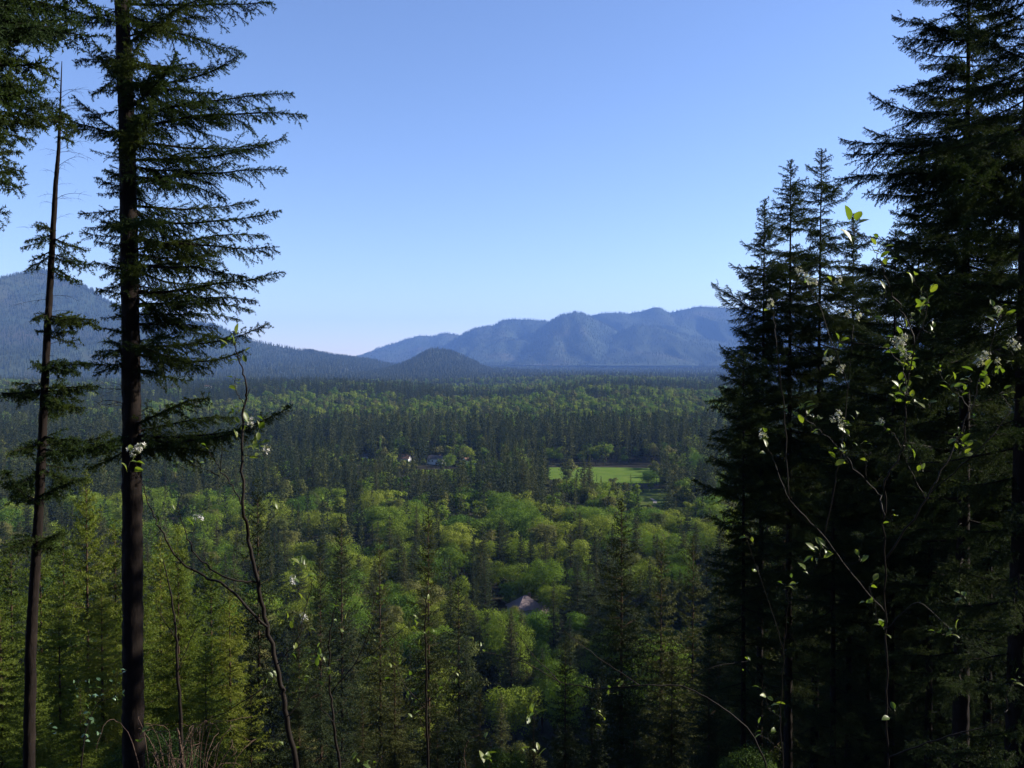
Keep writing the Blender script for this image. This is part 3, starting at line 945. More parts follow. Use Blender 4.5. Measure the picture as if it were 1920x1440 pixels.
conifer_at('young', 333, 985, 44, 'thin young conifer between the thick trunk and the blossom stem', GYN, 1, .7)

# conifers on the shaded slope, middle
GS = 'conifers on the shaded slope'
conifer_at('shade', 483, 896, 62, 'conifer with thin orange stem top behind the tall blossom stem', GS, 0, .85)
conifer_at('shade', 803, 946, 66, 'dark conifer with upswept top twigs before the bright broadleaf crowns, behind the yellow leaved sapling', GS, 1, .75)
conifer_at('shade', 1166, 932, 58, 'dark broad conifer with a bare pointed leader before the bright broadleaf crowns', GS, 2, 1.0)
conifer_at('shade', 712, 1008, 88, 'dark conifer between the bright rounded tree and the pointed slope conifer', GS, 0, .8)
for px, top, d, v, wd in [(600, 1020, 84, 1, .7), (640, 962, 110, 2, .8), (860, 1075, 80, 0, .8), (1060, 1180, 66, 1, .9), (1240, 1010, 84, 0, .9), (1300, 1000, 96, 1, .9), (1350, 1040, 72, 2, .9), (560, 1150, 62, 2, .8),
                          (740, 1190, 60, 1, .9), (900, 1290, 58, 0, .9), (1000, 1330, 52, 2, .9), (680, 1290, 50, 0, .9), (1110, 1290, 54, 1, 1.0), (820, 1340, 48, 2, .9), (1260, 1200, 54, 0, 1.0), (560, 1300, 44, 1, .8),
                          (1330, 1180, 48, 2, 1.0), (470, 1240, 44, 2, .7), (1190, 1330, 44, 0, .9), (950, 1400, 42, 1, .9), (740, 1400, 40, 2, .8), (1440, 900, 70, 0, .9), (1540, 880, 76, 1, 1.0), (1640, 900, 72, 2, 1.0), (1750, 860, 66, 0, 1.0), (1860, 840, 60, 1, 1.0),
                          (620, 1400, 38, 0, .8), (1080, 1410, 40, 2, .9)]:
    near_ = min([(483, 'the orange stemmed conifer'), (640, 'the bright rounded tree'), (803, 'the yellow leaved sapling'), (985, 'the grey roof'), (1166, 'the broad conifer with bare leader'), (1424, 'the stand of three pointed conifers'), (1740, 'the white blossom twigs')], key=lambda q: abs(q[0] - px))[1]
    conifer_at('shade', px, top, d, f"{'low' if top > 1250 else 'tall' if top < 1050 else 'middling'} dark conifer in slope shade {'below' if top > 1150 else 'beside'} {near_}", GS, v, wd)
# mostly hidden conifers, added on the right to cast shade over the slope
for x, y, h in [(34, 72, 30), (42, 84, 31), (30, 92, 29), (50, 98, 32), (40, 110, 30), (58, 80, 31), (64, 108, 30), (28, 112, 27), (52, 66, 30), (74, 92, 32), (24, 56, 27), (30, 60, 29), (38, 58, 30), (46, 54, 30), (56, 56, 31), (22, 66, 28), (66, 70, 31), (36, 66, 29), (26, 76, 28), (44, 74, 30), (60, 94, 31), (36, 100, 29), (48, 118, 30), (70, 118, 31), (84, 80, 31), (32, 48, 28), (42, 44, 29), (54, 46, 30), (24, 100, 26), (80, 104, 31), (16, 52, 29), (18, 58, 30), (17.5, 66, 30), (20, 72, 30), (22, 80, 30), (21, 90, 30), (24, 62, 29)]:
    tree2('conifer', SHADE[rnd.randrange(3)], x, y, h / 30, rnd.uniform(0, 6), 'dark conifer added behind the right hand stand to shade the slope', 'tree', 'shading conifers added behind the right hand stand')

# bright broadleaf trees near the house
def broad_at(parts, px, top, d, label, group=None, wid=1.0):
    p = P(px, top, d); k = (p[2] - gzf(p[0], d)) / parts[2]
    return tree2('broadleaf_tree', parts[:2], p[0], d, k, rnd.uniform(0, 6.28), label, 'tree', group, k * wid)


broad_at(FINE[0], 642, 1072, 225, 'bright yellow green rounded broadleaf tree left of the grey roofed house', None, .95)
broad_at(FINE[1], 950, 1150, 205, 'bright green broadleaf tree just below the grey roof', None, 1.0)
broad_at(FINE[1], 968, 1150, 262, 'green broadleaf tree hugging the wall of the grey roofed house', None, .7)
broad_at(FINE[0], 1052, 1128, 290, 'dark green broadleaf tree at the far corner of the grey roofed house', None, .7)
broad_at(FINE[0], 1040, 1225, 190, 'green broadleaf tree beside the one below the grey roof', None, 1.0)
broad_at(FINE[1], 735, 1085, 260, 'green broadleaf tree behind the bright rounded one', None, .9)
broad_at(FINE[0], 1240, 1190, 170, 'leafy broadleaf tree behind the broad dark slope conifer', None, 1.0)
broad_at(FINE[1], 1150, 1170, 200, 'olive green broadleaf tree right of the grey roof', None, 1.0)

# dark undergrowth shrubs on the slope
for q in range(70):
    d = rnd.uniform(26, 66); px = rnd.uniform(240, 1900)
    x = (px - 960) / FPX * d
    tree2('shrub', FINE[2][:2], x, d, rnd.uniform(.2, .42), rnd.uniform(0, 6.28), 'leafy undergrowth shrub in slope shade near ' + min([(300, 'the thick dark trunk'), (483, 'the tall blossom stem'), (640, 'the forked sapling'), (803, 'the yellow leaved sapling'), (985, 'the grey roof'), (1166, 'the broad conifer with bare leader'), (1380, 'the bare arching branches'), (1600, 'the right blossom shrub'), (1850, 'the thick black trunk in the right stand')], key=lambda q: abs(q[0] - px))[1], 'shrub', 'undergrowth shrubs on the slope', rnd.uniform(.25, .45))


# ------------------------------------------------------------------ houses
def hmat(name, c, rough=.7):
    return solid(name, [tuple(a * .85 for a in c), c], 1.5, rough, obj_w=0)


M['shingle'] = solid('roof_shingles', [(.15, .115, .115), (.21, .165, .165)], 2.5, 0.9, bump=.4, bscale=6, obj_w=0)
M['wall_white'] = hmat('white_siding', (.72, .72, .70))
M['wall_grey'] = hmat('grey_siding', (.32, .34, .36))
M['wall_tan'] = hmat('tan_siding', (.50, .42, .34))
M['roof_dark'] = hmat('dark_roof', (.10, .09, .09))
M['roof_brown'] = hmat('brown_roof', (.22, .13, .09))
M['pane'] = hmat('window_glass', (.03, .04, .05), .1)
M['door'] = hmat('door_paint', (.18, .07, .05))


def house(name, loc, rz, w, d, h, rise, wall, roof, label, hip=False, wing=None, group=None):
    e = empty(name, loc, label, 'house', group)
    e.rotation_euler = (0, 0, rz)

    def block(x0, y0, w, d, h, rise, hip):
        g = G(); g.box((x0, y0, h / 2 - .5), (w, d, h + 1.0), 0)
        if not hip:
            for sx in (-1, 1):
                x = x0 + sx * (w / 2 - .002)
                g.add([(x, y0 - d / 2, h), (x, y0 + d / 2, h), (x, y0, h + rise * .97)], [(0, 1, 2) if sx > 0 else (0, 2, 1)])
        link('wall', g.mesh('wall', wall), e)
        r = G(); o = .5; t = .18
        a, b = w / 2 + o, d / 2 + o
        rx = a - (b if hip else 0)
        z0 = h - o * rise / (d / 2)
        for dz, flip in ((t, 0), (0, 1)):
            V = [(x0 - a, y0 - b, z0 + dz), (x0 + a, y0 - b, z0 + dz), (x0 + a, y0 + b, z0 + dz), (x0 - a, y0 + b, z0 + dz), (x0 - rx, y0, h + rise + dz), (x0 + rx, y0, h + rise + dz)]
            F = [(0, 1, 5), (0, 5, 4), (2, 3, 4), (2, 4, 5)]
            if hip: F += [(1, 2, 5), (3, 0, 4)]
            r.add(V, [f[::-1] for f in F] if flip else F)
        V = [(x0 - a, y0 - b, z0), (x0 + a, y0 - b, z0), (x0 + a, y0 + b, z0), (x0 - a, y0 + b, z0)]
        V = V + [(p[0], p[1], p[2] + t) for p in V]
        F = []
        for j in range(4):
            k = (j + 1) % 4; F += [(j, k, 4 + k), (j, 4 + k, 4 + j)]
        r.add(V, F)
        ro = link('roof', r.mesh('roof', roof), e)
        return ro
    ro = block(0, 0, w, d, h, rise, hip)
    if wing: block(*wing)
    c = G(); c.box((w * .2, d * .1, h + rise * .8 + .5), (.7, .7, 1.6)); link('chimney', c.mesh('chimney', M['roof_brown']), ro)
    nw = max(2, int(w / 3))
    for sy in (-1, 1):
        for q in range(nw):
            x = -w / 2 + (q + .5) * w / nw
            if sy < 0 and q == nw // 2:
                g = G(); g.box((x, -d / 2 - .04, 1.05), (1.0, .1, 2.1)); link('door', g.mesh('door', M['door']), e); continue
            g = G(); g.box((x, sy * (d / 2 + .03), h * .62), (1.35, .08, 1.35)); f = link('window', g.mesh('window', M['wall_white']), e)
            g = G(); g.box((x, sy * (d / 2 + .06), h * .62), (1.1, .08, 1.1)); link('pane', g.mesh('pane', M['pane']), f)
    return e


hp = P(985, 1118, 280)
house('house', (hp[0], 281, gzf(hp[0], 281)), R(24), 9.0, 8.0, hp[2] - 3.3, 3.2, M['wall_grey'], M['shingle'],
      'grey house with a mauve grey hipped roof deep among the shaded trees', hip=True, wing=(5.4, -2.0, 7.0, 6.0, hp[2] - 4.6, 2.4, True))
for i, (px, py, d, w_, wall, roof, lab, rz) in enumerate([
        (690, 852, 735, 9, 'wall_white', 'roof_dark', 'small white house beside the thin pale poplar', .3),
        (756, 852, 720, 11, 'wall_white', 'roof_brown', 'white house with brown roof at the meadow edge among tall conifers', -.2),
        (786, 848, 730, 10, 'wall_tan', 'roof_dark', 'tan house between two white houses at the wood edge', .1),
        (818, 850, 715, 13, 'wall_white', 'roof_dark', 'wide white house with dark roof under tall conifers', -.4),
        (880, 858, 705, 9, 'wall_white', 'roof_brown', 'white house half hidden by rounded trees right of the wide white house', .5),
        (655, 846, 750, 10, 'wall_tan', 'roof_brown', 'tan house in the wood edge left of the poplar', .2),
        ]):
    x = (px - 960) / FPX * d
    house('house', (x, d, gzf(x, d)), rz, w_, 7.5, 4.6, 2.4, M[wall], M[roof], lab)
for px, d, w_, wall, lab in [(316, 1850, 22, 'wall_tan', 'pinkish tan building on the far wooded rise behind the thick trunk'), (388, 1900, 16, 'wall_white', 'white building on the far wooded rise'), (768, 2350, 12, 'wall_white', 'tiny white house on the far wooded rise below the conical hill')]:
    x = (px - 960) / FPX * d
    house('house', (x, d, gzf(x, d) + 9), 0, w_, 10, 9, 3, M[wall], M['roof_brown'], lab)

# ------------------------------------------------------------------ thin poplar
cg, tg = broad_geo(17, 3.0, 123, 5000, .34, 34, base=.08)
pl = P(713, 812, 690)
e = tree2('poplar', (tg.mesh('trunk', M['pale_trunk'], True), cg.mesh('crown', [M['pale_trunk'], M['poplar']])), pl[0], 690, (pl[2] - gzf(pl[0], 690)) / 17, 0,
          'thin pale green poplar standing alone before dark conifers', 'tree', None, .85)


# ------------------------------------------------------------------ valley trees
rng = np.random.default_rng(2024)
RES = [(1118, 886, 1216, 904, 600), (1042, 886, 1078, 897, 600), (956, 1116, 1004, 1138, 276), (752, 846, 762, 862, 700), (806, 846, 832, 860, 700), (682, 850, 694, 858, 700), (876, 854, 886, 862, 695), (792, 874, 842, 879, 640),
       (1212, 922, 1236, 946, 512), (706, 815, 720, 850, 690), (1120, 881, 1216, 888, 690), (308, 722, 324, 731, 1840), (382, 720, 394, 727, 1890)]
RES = np.array(RES, float)
KEEP = [(14, 606, 118, 704), (-80, 642, -6, 682), (74, 505, 96, 545)]
CON, BRO = [], []


def consider(x, y, kind, h, var, wid, forced=False, label=None):
    z = float(gz(np.array([x]), np.array([y]))[0])
    if not forced:
        for a, b, c, d in KEEP:
            if a < x < c and b < y < d: return
        pw = wid / 2 / y * FPX
        for a, b, c, d, dist in RES:
            px, pyt = proj(x, y, z + h)
            if y < dist and px + pw > a and px - pw < c and pyt < d:
                _, pyb = proj(x, y, z)
                if pyb < b: continue
                hmax = h * (pyb - d) / (pyb - pyt) * .97
                if hmax < 3.0: return
                h = hmax
    rec = (x, y, z, kind, h, var, label, h / y)
    (CON if kind == 'c' else BRO).append(rec)


# named trees round the meadow
for px, top, d, kind, h_, var, lab in [
        (1027, 866, 520, 'c', 0, 1, 'broad dark conifer at the near left corner of the large meadow'),
        (1081, 884, 535, 'c', 0, 3, 'dark pyramid conifer in front of the large meadow'),
        (1104, 884, 545, 'c', 0, 0, 'slim dark conifer in front of the large meadow'),
        (1127, 892, 540, 'c', 0, 2, 'smallest dark conifer in front of the large meadow'),
        (1262, 862, 560, 'c', 0, 1, 'dark conifer at the near right corner of the large meadow'),
        (1148, 896, 548, 'b', 0, 4, 'reddish olive budding tree in front of the large meadow'),
        (1216, 880, 565, 'b', 0, 2, 'rounded pale green tree at the right end of the large meadow'),
        (1064, 878, 575, 'b', 0, 3, 'small pale green tree before the left end of the large meadow'),
        (843, 850, 660, 'b', 0, 0, 'large rounded green tree beside the wide white house'),
        (1310, 850, 585, 'b', 0, 5, 'wide olive green tree crowns right of the large meadow'),
        (1290, 848, 600, 'b', 0, 1, 'upright fresh green tree right of the large meadow')]:
    p = P(px, top, d); consider(p[0], d, kind, p[2], var, 8, True, lab)
for q, (px, top) in enumerate([(1030, 838), (1050, 848), (1070, 852), (1092, 846), (1118, 848), (1135, 862), (1172, 853), (1200, 858), (1225, 866), (1245, 864), (1158, 866)]):
    p = P(px, top, 712 + (q % 3) * 8)
    consider(p[0], 712 + (q % 3) * 8, 'b', p[2], (0, 2, 5, 4)[q % 4], 10, True, 'rounded green tree in the row along the far edge of the large meadow')


def fill(y0, y1, sp, pc, hc, hb, xr=(-9, 9), brv=(0, 1, 2, 3, 4, 5), xlim=None):
    """jittered grid; pc is the share of conifers (number or function of x, y)"""
    y = y0
    while y < y1:
        hw = y * 0.60 + 14
        x = -hw
        while x < hw:
            xx = x + rng.uniform(-.45, .45) * sp; yy = y + rng.uniform(-.45, .45) * sp
            x += sp
            if xlim and not (xlim[0] < xx / yy * FPX + 960 < xlim[1]): continue
            c = pc(xx, yy) if callable(pc) else pc
            if rng.random() < c:
                consider(xx, yy, 'c', rng.uniform(*hc), int(rng.integers(0, 4)), 7)
            else:
                consider(xx, yy, 'b', rng.uniform(*hb), int(rng.choice(brv)), 11)
        y += sp


nzp = lambda x, y, s, a, b: float(np.clip((vnoise(np.array([x / s]), np.array([y / s]), 31)[0] - a) / b, 0, 1))
fill(125, 175, 13, .80, (15, 22), (8, 14))
fill(180, 330, 9.5, lambda x, y: .62, (16, 28), (12, 19))
fill(330, 455, 10.0, lambda x, y: .66 if x < -.16 * y else .34, (14, 26), (12, 21), brv=(0, 1, 2, 5, 0, 2, 3))
fill(455, 585, 9.5, lambda x, y: .82 if x < .05 * y else .55, (20, 33), (11, 18), brv=(0, 3, 4, 1, 3))
fill(590, 735, 11, lambda x, y: .72 if x < -90 else .55, (20, 32), (10, 18))
fill(738, 870, 9.5, lambda x, y: .93 if y > 760 else .8, (26, 38), (13, 22))
fill(870, 1080, 11, lambda x, y: .6, (18, 28), (13, 20))
CON.sort(key=lambda r: -r[7]); BRO.sort(key=lambda r: -r[7])
inview = lambda r: -20 < proj(r[0], r[1], r[2] + r[4])[0] < 1400 or r[1] > 600


def zone(y, kind):
    if kind == 'c':
        return [(180, 'dark conifer at the foot of the shaded slope'), (330, 'dark conifer on the valley floor round the grey roofed house'), (455, 'dark conifer rising between bright broadleaf crowns'),
                (588, 'dark conifer in the grove on the near side of the meadows'), (738, 'conifer close to the white houses and meadow edge'), (9999, 'tall conifer in the dense dark wood behind the meadows')]
    return [(180, 'small broadleaf tree at the foot of the shaded slope'), (330, 'broadleaf tree on the valley floor round the grey roofed house'), (455, 'broadleaf tree in the bright green sunlit belt across the valley'),
            (588, 'broadleaf tree in the grove on the near side of the meadows'), (738, 'broadleaf tree close to the white houses and meadow edge'), (9999, 'broadleaf tree in the dense dark wood behind the meadows')]


def zlabel(r):
    for lim, lab in zone(r[1], r[3]):
        if r[1] < lim: return lab


LMK = [(4, 281, 'the grey roofed house'), (-43, 225, 'the bright rounded tree'), (-1, 205, 'the bright tree below the roof'), (-45, 664, 'the small meadow'),
       (30, 640, 'the left end of the large meadow'), (100, 640, 'the right end of the large meadow'), (84, 548, 'the gravel path'), (-102, 690, 'the thin pale poplar'), (-61, 715, 'the wide white house'),
       (23, 520, 'the broad conifer at the meadow corner'), (95, 565, 'the rounded tree at the meadow end'), (105, 585, 'the wide olive tree'), (-48, 660, 'the large rounded tree'),
       (110, 330, 'the three pointed dark conifers'), (60, 430, 'the bare leadered conifer'), (-125, 300, 'the tall blossom stem'), (-150, 420, 'the thick dark trunk'), (-80, 430, 'the low dark bough'),
       (-30, 360, 'the upswept slope conifer'), (40, 330, 'the broad slope conifer'), (-200, 330, 'the thin leaning trunk')]


def own_label(r, sz):
    x, y, z, kind, h, var = r[:6]
    look = ['slim', 'full skirted', 'narrow', 'broad'][var] if kind == 'c' else ['rounded', 'upright', 'spreading', 'olive upright', 'olive', 'wide'][var]
    size = 'tall' if sz > .98 else 'short' if sz < .72 else 'middling'
    lx, ly, nm = min(LMK, key=lambda l: (l[0] - x) ** 2 + ((l[1] - y) * .5) ** 2)
    rel = 'behind' if y > ly + 14 else 'in front of' if y < ly - 14 else 'beside'
    if ly in (330, 430, 300, 420, 360) and 'slope conifer' in nm or nm.startswith(('the three', 'the tall bl', 'the thick', 'the thin lean')): rel = 'seen past'
    return f"{size} {look} {'dark conifer' if kind == 'c' else 'broadleaf tree'} {rel} {nm}"


LIMIT_C, LIMIT_B = 245, 285
rest = []
for lst, lim in ((CON, LIMIT_C), (BRO, LIMIT_B)):
    n = 0
    lst.sort(key=lambda r: (r[6] is None, -r[7]))
    for r in lst:
        x, y, z, kind, h, var, lab, _ = r
        if (n < lim and inview(r)) or lab:
            n += 1
            sz = h / (28 if kind == 'c' else 17)
            base = lab or own_label(r, sz)
            grp = base.replace('conifer', 'conifers', 1) if kind == 'c' else base.replace('broadleaf tree', 'broadleaf trees', 1)
            rz = rng.uniform(0, 6.28); kx = rng.uniform(.85, 1.15)
            if kind == 'c':
                k = h / 30.0; kk = k * kx * (1.2 if h > 18 else 1.35)
                if y < 330:
                    t = tree2('conifer', VAL[var], x, y, k, rz, base, 'tree', grp, kk)
                else:
                    t = tag(link('conifer', VAL1[var], None, (x, y, z), (0, 0, rz), (kk, kk, k)), base, 'tree', grp)
            else:
                me, Hm = BRD1[var]; k = h / Hm
                if y < 330:
                    t = tree2('broadleaf_tree', BRD[var][:2], x, y, k, rz, base, 'tree', grp, k * kx)
                else:
                    t = tag(link('broadleaf_tree', me, None, (x, y, z), (0, 0, rz), (k * kx * (1.22 if y < 470 else 1), k * kx * (1.22 if y < 470 else 1), k)), base, 'tree', grp)
        else:
            rest.append(r)


# ------------------------------------------------------------------ far forest (uncountable): points with instanced low detail trees
def protos(name, meshes):
    c = bpy.data.collections.new(name)
    for i, me in enumerate(meshes):
        o = bpy.data.objects.new(f"{name}_{chr(97 + i)}", me); c.objects.link(o)
    return c


LOWC = [crown_geo(30, [3.8, 4.6, 3.3][s], 160 + s, sp=1.5, nb=7, nl=1.0, nw=.55, dens=2.6, start=.08, shape=1.3, lat=False).mesh('low_conifer', [M['bark_mid'], M['needle_mid']]) for s in range(3)]
LOWB = []
for s in range(3):
    cg, tg = broad_geo(18, [14, 12, 11][s], 180 + s, 900, 1.1, [26, 20, 18][s])
    LOWB.append(join(tg, cg).mesh('low_broadleaf', [M['pale_trunk'], [M['leaf_bright'], M['leaf_dull'], M['leaf_bright']][s]]))


def cone_mesh(seed):
    r = np.random.default_rng(seed); g = G()
    for z0, z1, rad in ((3, 18, 4.4), (11, 25, 3.4), (19, 31, 2.2)):
        a = np.arange(6) * PI / 3 + r.random()
        rr = rad * r.uniform(.7, 1.2, 6)
        V = np.vstack([np.stack([np.cos(a) * rr, np.sin(a) * rr, np.full(6, z0) + r.uniform(-1, 1, 6)], -1), [(0, 0, z1)]])
        g.add(V, [(i, (i + 1) % 6, 6) for i in range(6)], 0)
    return g.mesh('distant_conifer', [M['needle_mid']])


CC = protos('low_conifers', LOWC)
CB = protos('low_broadleaves', LOWB)
CD = protos('distant_conifers', [cone_mesh(i) for i in range(3)])


def scatter(name, pts, scl, coll, nvar, label, seed):
    pts = np.asarray(pts, np.float32); n = len(pts); r = np.random.default_rng(seed)
    me = bpy.data.meshes.new(name)
    me.vertices.add(n); me.vertices.foreach_set("co", pts.ravel())
    a = me.attributes.new("tree_scale", 'FLOAT_VECTOR', 'POINT')
    s = np.asarray(scl, np.float32); wv = r.uniform(.85, 1.2, n)
    a.data.foreach_set("vector", np.stack([s * wv, s * wv, s], -1).astype(np.float32).ravel())
    a = me.attributes.new("tree_rot", 'FLOAT_VECTOR', 'POINT')
    rot = np.zeros((n, 3), np.float32); rot[:, 2] = r.uniform(0, 6.28, n)
    a.data.foreach_set("vector", rot.ravel())
    a = me.attributes.new("tree_kind", 'INT', 'POINT')
    a.data.foreach_set("value", r.integers(0, nvar, n).astype(np.int32))
    me.update()
    o = tag(link(name, me), label, 'forest', None, 'stuff')
    ng = bpy.data.node_groups.new(name + "_nodes", 'GeometryNodeTree')
    ng.interface.new_socket("Geometry", in_out='INPUT', socket_type='NodeSocketGeometry')
    ng.interface.new_socket("Geometry", in_out='OUTPUT', socket_type='NodeSocketGeometry')
    N = ng.nodes; gi = N.new('NodeGroupInput'); go = N.new('NodeGroupOutput')
    ci = N.new('GeometryNodeCollectionInfo'); ci.inputs['Collection'].default_value = coll
    ci.inputs['Separate Children'].default_value = True; ci.inputs['Reset Children'].default_value = True
    ip = N.new('GeometryNodeInstanceOnPoints'); ip.inputs['Pick Instance'].default_value = True

    def att(nm, ty):
        q = N.new('GeometryNodeInputNamedAttribute'); q.data_type = ty; q.inputs['Name'].default_value = nm
        return next(s for s in q.outputs if s.enabled and s.name == 'Attribute')
    L = ng.links
    L.new(gi.outputs[0], ip.inputs['Points']); L.new(ci.outputs[0], ip.inputs['Instance'])
    L.new(att("tree_kind", 'INT'), ip.inputs['Instance Index'])
    L.new(att("tree_rot", 'FLOAT_VECTOR'), ip.inputs['Rotation'])
    L.new(att("tree_scale", 'FLOAT_VECTOR'), ip.inputs['Scale'])
    L.new(ip.outputs[0], go.inputs[0])
    md = o.modifiers.new("trees", 'NODES'); md.node_group = ng
    return o


pc = np.array([(r[0], r[1], r[2]) for r in rest if r[3] == 'c']); sc_c = np.array([r[4] / 30 for r in rest if r[3] == 'c'])
pb = np.array([(r[0], r[1], r[2]) for r in rest if r[3] == 'b']); sc_b = np.array([r[4] / 18 for r in rest if r[3] == 'b'])
# the wide wooded plain and rise beyond
n = 62000
a_, b_, pw_ = 1075., 8600., .7
rr = (rng.random(n) * (b_ ** pw_ - a_ ** pw_) + a_ ** pw_) ** (1 / pw_)
ux = rng.uniform(-.62, .62, n)
fx, fy = rr * ux, rr
fz = gz(fx, fy)
pxx, pyy = proj(fx, fy, fz + 20)
ok = np.ones(n, bool)
br = fbm(fx / 330, fy / 420, 71, 3) + .10 * np.where((fy > 1080) & (fy < 1250), 1, 0)
isb = (br > .48) & (rng.random(n) < .70) & (fy < 3600) | (rng.random(n) < .05)
F3 = np.stack([fx, fy, fz], -1)
mc = ok & ~isb & (fy < 3000); mb = ok & isb; md_ = ok & ~isb & (fy >= 3000)
hc = rng.uniform(16, 30, n) / 30; hb = rng.uniform(13, 23, n) / 18
scatter('conifer_forest', np.vstack([pc, F3[mc]]), np.concatenate([sc_c, hc[mc]]), CC, 3, 'dense dark conifer forest filling the valley and the rise behind the meadows', 1)
scatter('broadleaf_forest', np.vstack([pb, F3[mb]]), np.concatenate([sc_b, hb[mb]]), CB, 3, 'pale green broadleaf patches scattered through the valley forest', 2)
scatter('distant_forest', F3[md_], hc[md_], CD, 3, 'distant dark forest belt at the foot of the mountains', 3)
ML = ['forest covering the rounded peak mountain', 'forest covering the small conical hill', 'forest on the farthest pale shoulder', 'forest on the flat topped mountain', 'forest on the rounded middle mountain', 'forest on the long knobbed ridge', 'forest on the lower spur']
for i, (p, h) in enumerate(MT):
    scatter('mountain_forest', p, h / 30, CD, 3, ML[i], 30 + i)


# ------------------------------------------------------------------ foreground flowering shrubs
def leaf_mesh(name, L, W, mat, seed, curl=.12):
    r = np.random.default_rng(seed)
    t = np.array([0, .12, .35, .6, .85, 1.0]); wd = np.array([0, .55, 1.0, .92, .5, 0]) * W / 2
    V = []; F = []
    for i in range(6):
        z = curl * L * math.sin(t[i] * 2.6) - curl * L * t[i] * .8
        V += [(t[i] * L, -wd[i], z + wd[i] * .35), (t[i] * L, 0, z), (t[i] * L, wd[i], z + wd[i] * .30)]
    for i in range(5):
        a = i * 3
        F += [(a, a + 3, a + 4), (a, a + 4, a + 1), (a + 1, a + 4, a + 5), (a + 1, a + 5, a + 2)]
    g = G(); g.add(V, F)
    g.sticks([(-.012, 0, -.003)], [(0.002, 0, 0)], [.0009], [.0008])
    return g.mesh(name, mat, True)


LEAF = [leaf_mesh('leaf', l, w_, M['leaf_near'], i, c) for i, (l, w_, c) in enumerate([(.048, .027, .1), (.040, .024, .16), (.056, .030, .06), (.034, .014, .2)])]
GLOSS = [leaf_mesh('leaf', l, w_, M['leaf_glossy'], i, .08) for i, (l, w_) in enumerate([(.06, .036), (.05, .03)])]


def flower_mesh(seed):
    r = np.random.default_rng(seed); g = G()
    axis = np.stack([.004 * np.sin(np.linspace(0, 3, 6)), np.zeros(6), np.linspace(0, .055, 6)], -1)
    g.tube(axis, np.linspace(.0014, .0008, 6), 4, 1)
    for k in range(10):
        c = axis[min(5, 1 + k // 2)]; a = k * 2.4 + r.random(); d = np.array((math.cos(a), math.sin(a), .55 + .4 * r.random()))
        e = c + d * .016
        g.sticks([c], [e], [.0007], [.0006], 1)
        n_ = d / np.linalg.norm(d); u = np.cross(n_, (0, 0, 1.)); u /= np.linalg.norm(u); v = np.cross(n_, u)
        for q in range(5):
            b = q * 1.2566 + r.normal(0, .15)
            o = (math.cos(b) * u + math.sin(b) * v) * .9 + n_ * r.uniform(.1, .5); s = np.cross(o, n_); s /= np.linalg.norm(s)
            l = .016 * r.uniform(.8, 1.2)
            g.add([e, e + o * l * .55 - s * .0038, e + o * l, e + o * l * .55 + s * .0038], [(0, 1, 2), (0, 2, 3)], 0)
    return g.mesh('flower_cluster', [M['petal'], M['leaf_near']])


FLOW = [flower_mesh(i) for i in range(3)]


class Shrub:
    def __init__(s, name, label, base, cat='shrub', mat='twig', group=None, seed=1):
        s.base = np.array(base, float); s.rnd = random.Random(seed); s.mat = M[mat]; s.nodes = []
        s.root = empty(name, base, label, cat, group)

    def stem(s, pts, r0, r1, part='stem', sides=6, sub=6):
        p = np.array(pts, float); n = (len(p) - 1) * sub + 1
        q = np.linspace(0, len(p) - 1, n)
        sm = np.stack([np.interp(q, np.arange(len(p)), p[:, c]) for c in range(3)], -1)
        k = np.array([1, 2, 3, 2, 1.]) / 9
        for c in range(3):
            if n > 6: sm[2:-2, c] = np.convolve(sm[:, c], k, 'valid')
        sm = sm + np.random.default_rng(len(s.nodes)).normal(0, 1, (n, 3)) * min(.0035, r0 * .8) * (np.arange(n) > 0)[:, None]
        g = G(); g.tube(sm - s.base, np.linspace(r0, r1, n) * (1 if r0 > .008 else .8), sides)
        o = link(part, g.mesh(part, s.mat, True), s.root)
        s.nodes += list(sm)
        return sm

    def near(s, p):
        a = np.array(s.nodes); return a[np.argmin(((a - p) ** 2).sum(1))]

    def twig_to(s, p, r=.0013, sag=.0):
        a = s.near(p)
        L = np.linalg.norm(p - a)
        if L < .015: return
        m = (a + p) / 2 + np.array((0, 0, sag - .08 * L)) + np.array([s.rnd.uniform(-.05, .05) * L for _ in range(3)])
        s.stem([a, m, p], max(r * (1 + L * 3), .0012), .0010, 'twig', 4, 4)

    def leaf(s, p, d, size=1.0, lib_=None):
        me = s.rnd.choice(lib_ or LEAF)
        d = Vector(d).normalized()
        q = d.to_track_quat('X', 'Z').to_matrix() @ Matrix.Rotation(s.rnd.uniform(-.9, .9), 3, 'X')
        return link('leaf', me, s.root, Vector(p - s.base), q.to_euler(), size)

    def sprig(s, p, n, size=1.0, spread=.035, flower=0, lib_=None, bias=(0, 0, .5)):
        s.twig_to(p)
        a = s.near(p)
        ax = np.array((0, 0, 1.)) if n < 1 else None
        for i in range(n):
            o = np.array([s.rnd.gauss(0, .45) for _ in range(3)]) * spread * np.array((1, 1, 1.3))
            d = np.array([s.rnd.gauss(0, 1), s.rnd.gauss(0, .8), s.rnd.gauss(0, .6)]) + np.array(bias)
            d /= np.linalg.norm(d)
            b = p + o
            g = np.linalg.norm(o)
            if g > .02: s.stem([p, (p + b) / 2 + np.array((0, 0, .003)), b], .0010, .0008, 'twig', 3, 2)
            s.leaf(b + d * .012, d, size * s.rnd.uniform(.62, 1.1), lib_)
        for i in range(flower):
            o = np.array([s.rnd.gauss(0, .014), s.rnd.gauss(0, .014), .012 + .02 * i])
            link('flower_cluster', s.rnd.choice(FLOW), s.root, Vector(p + o * .6 - s.base), (s.rnd.uniform(-.6, .6), s.rnd.uniform(-.6, .6), s.rnd.uniform(0, 6)), size * s.rnd.uniform(.5, .82))


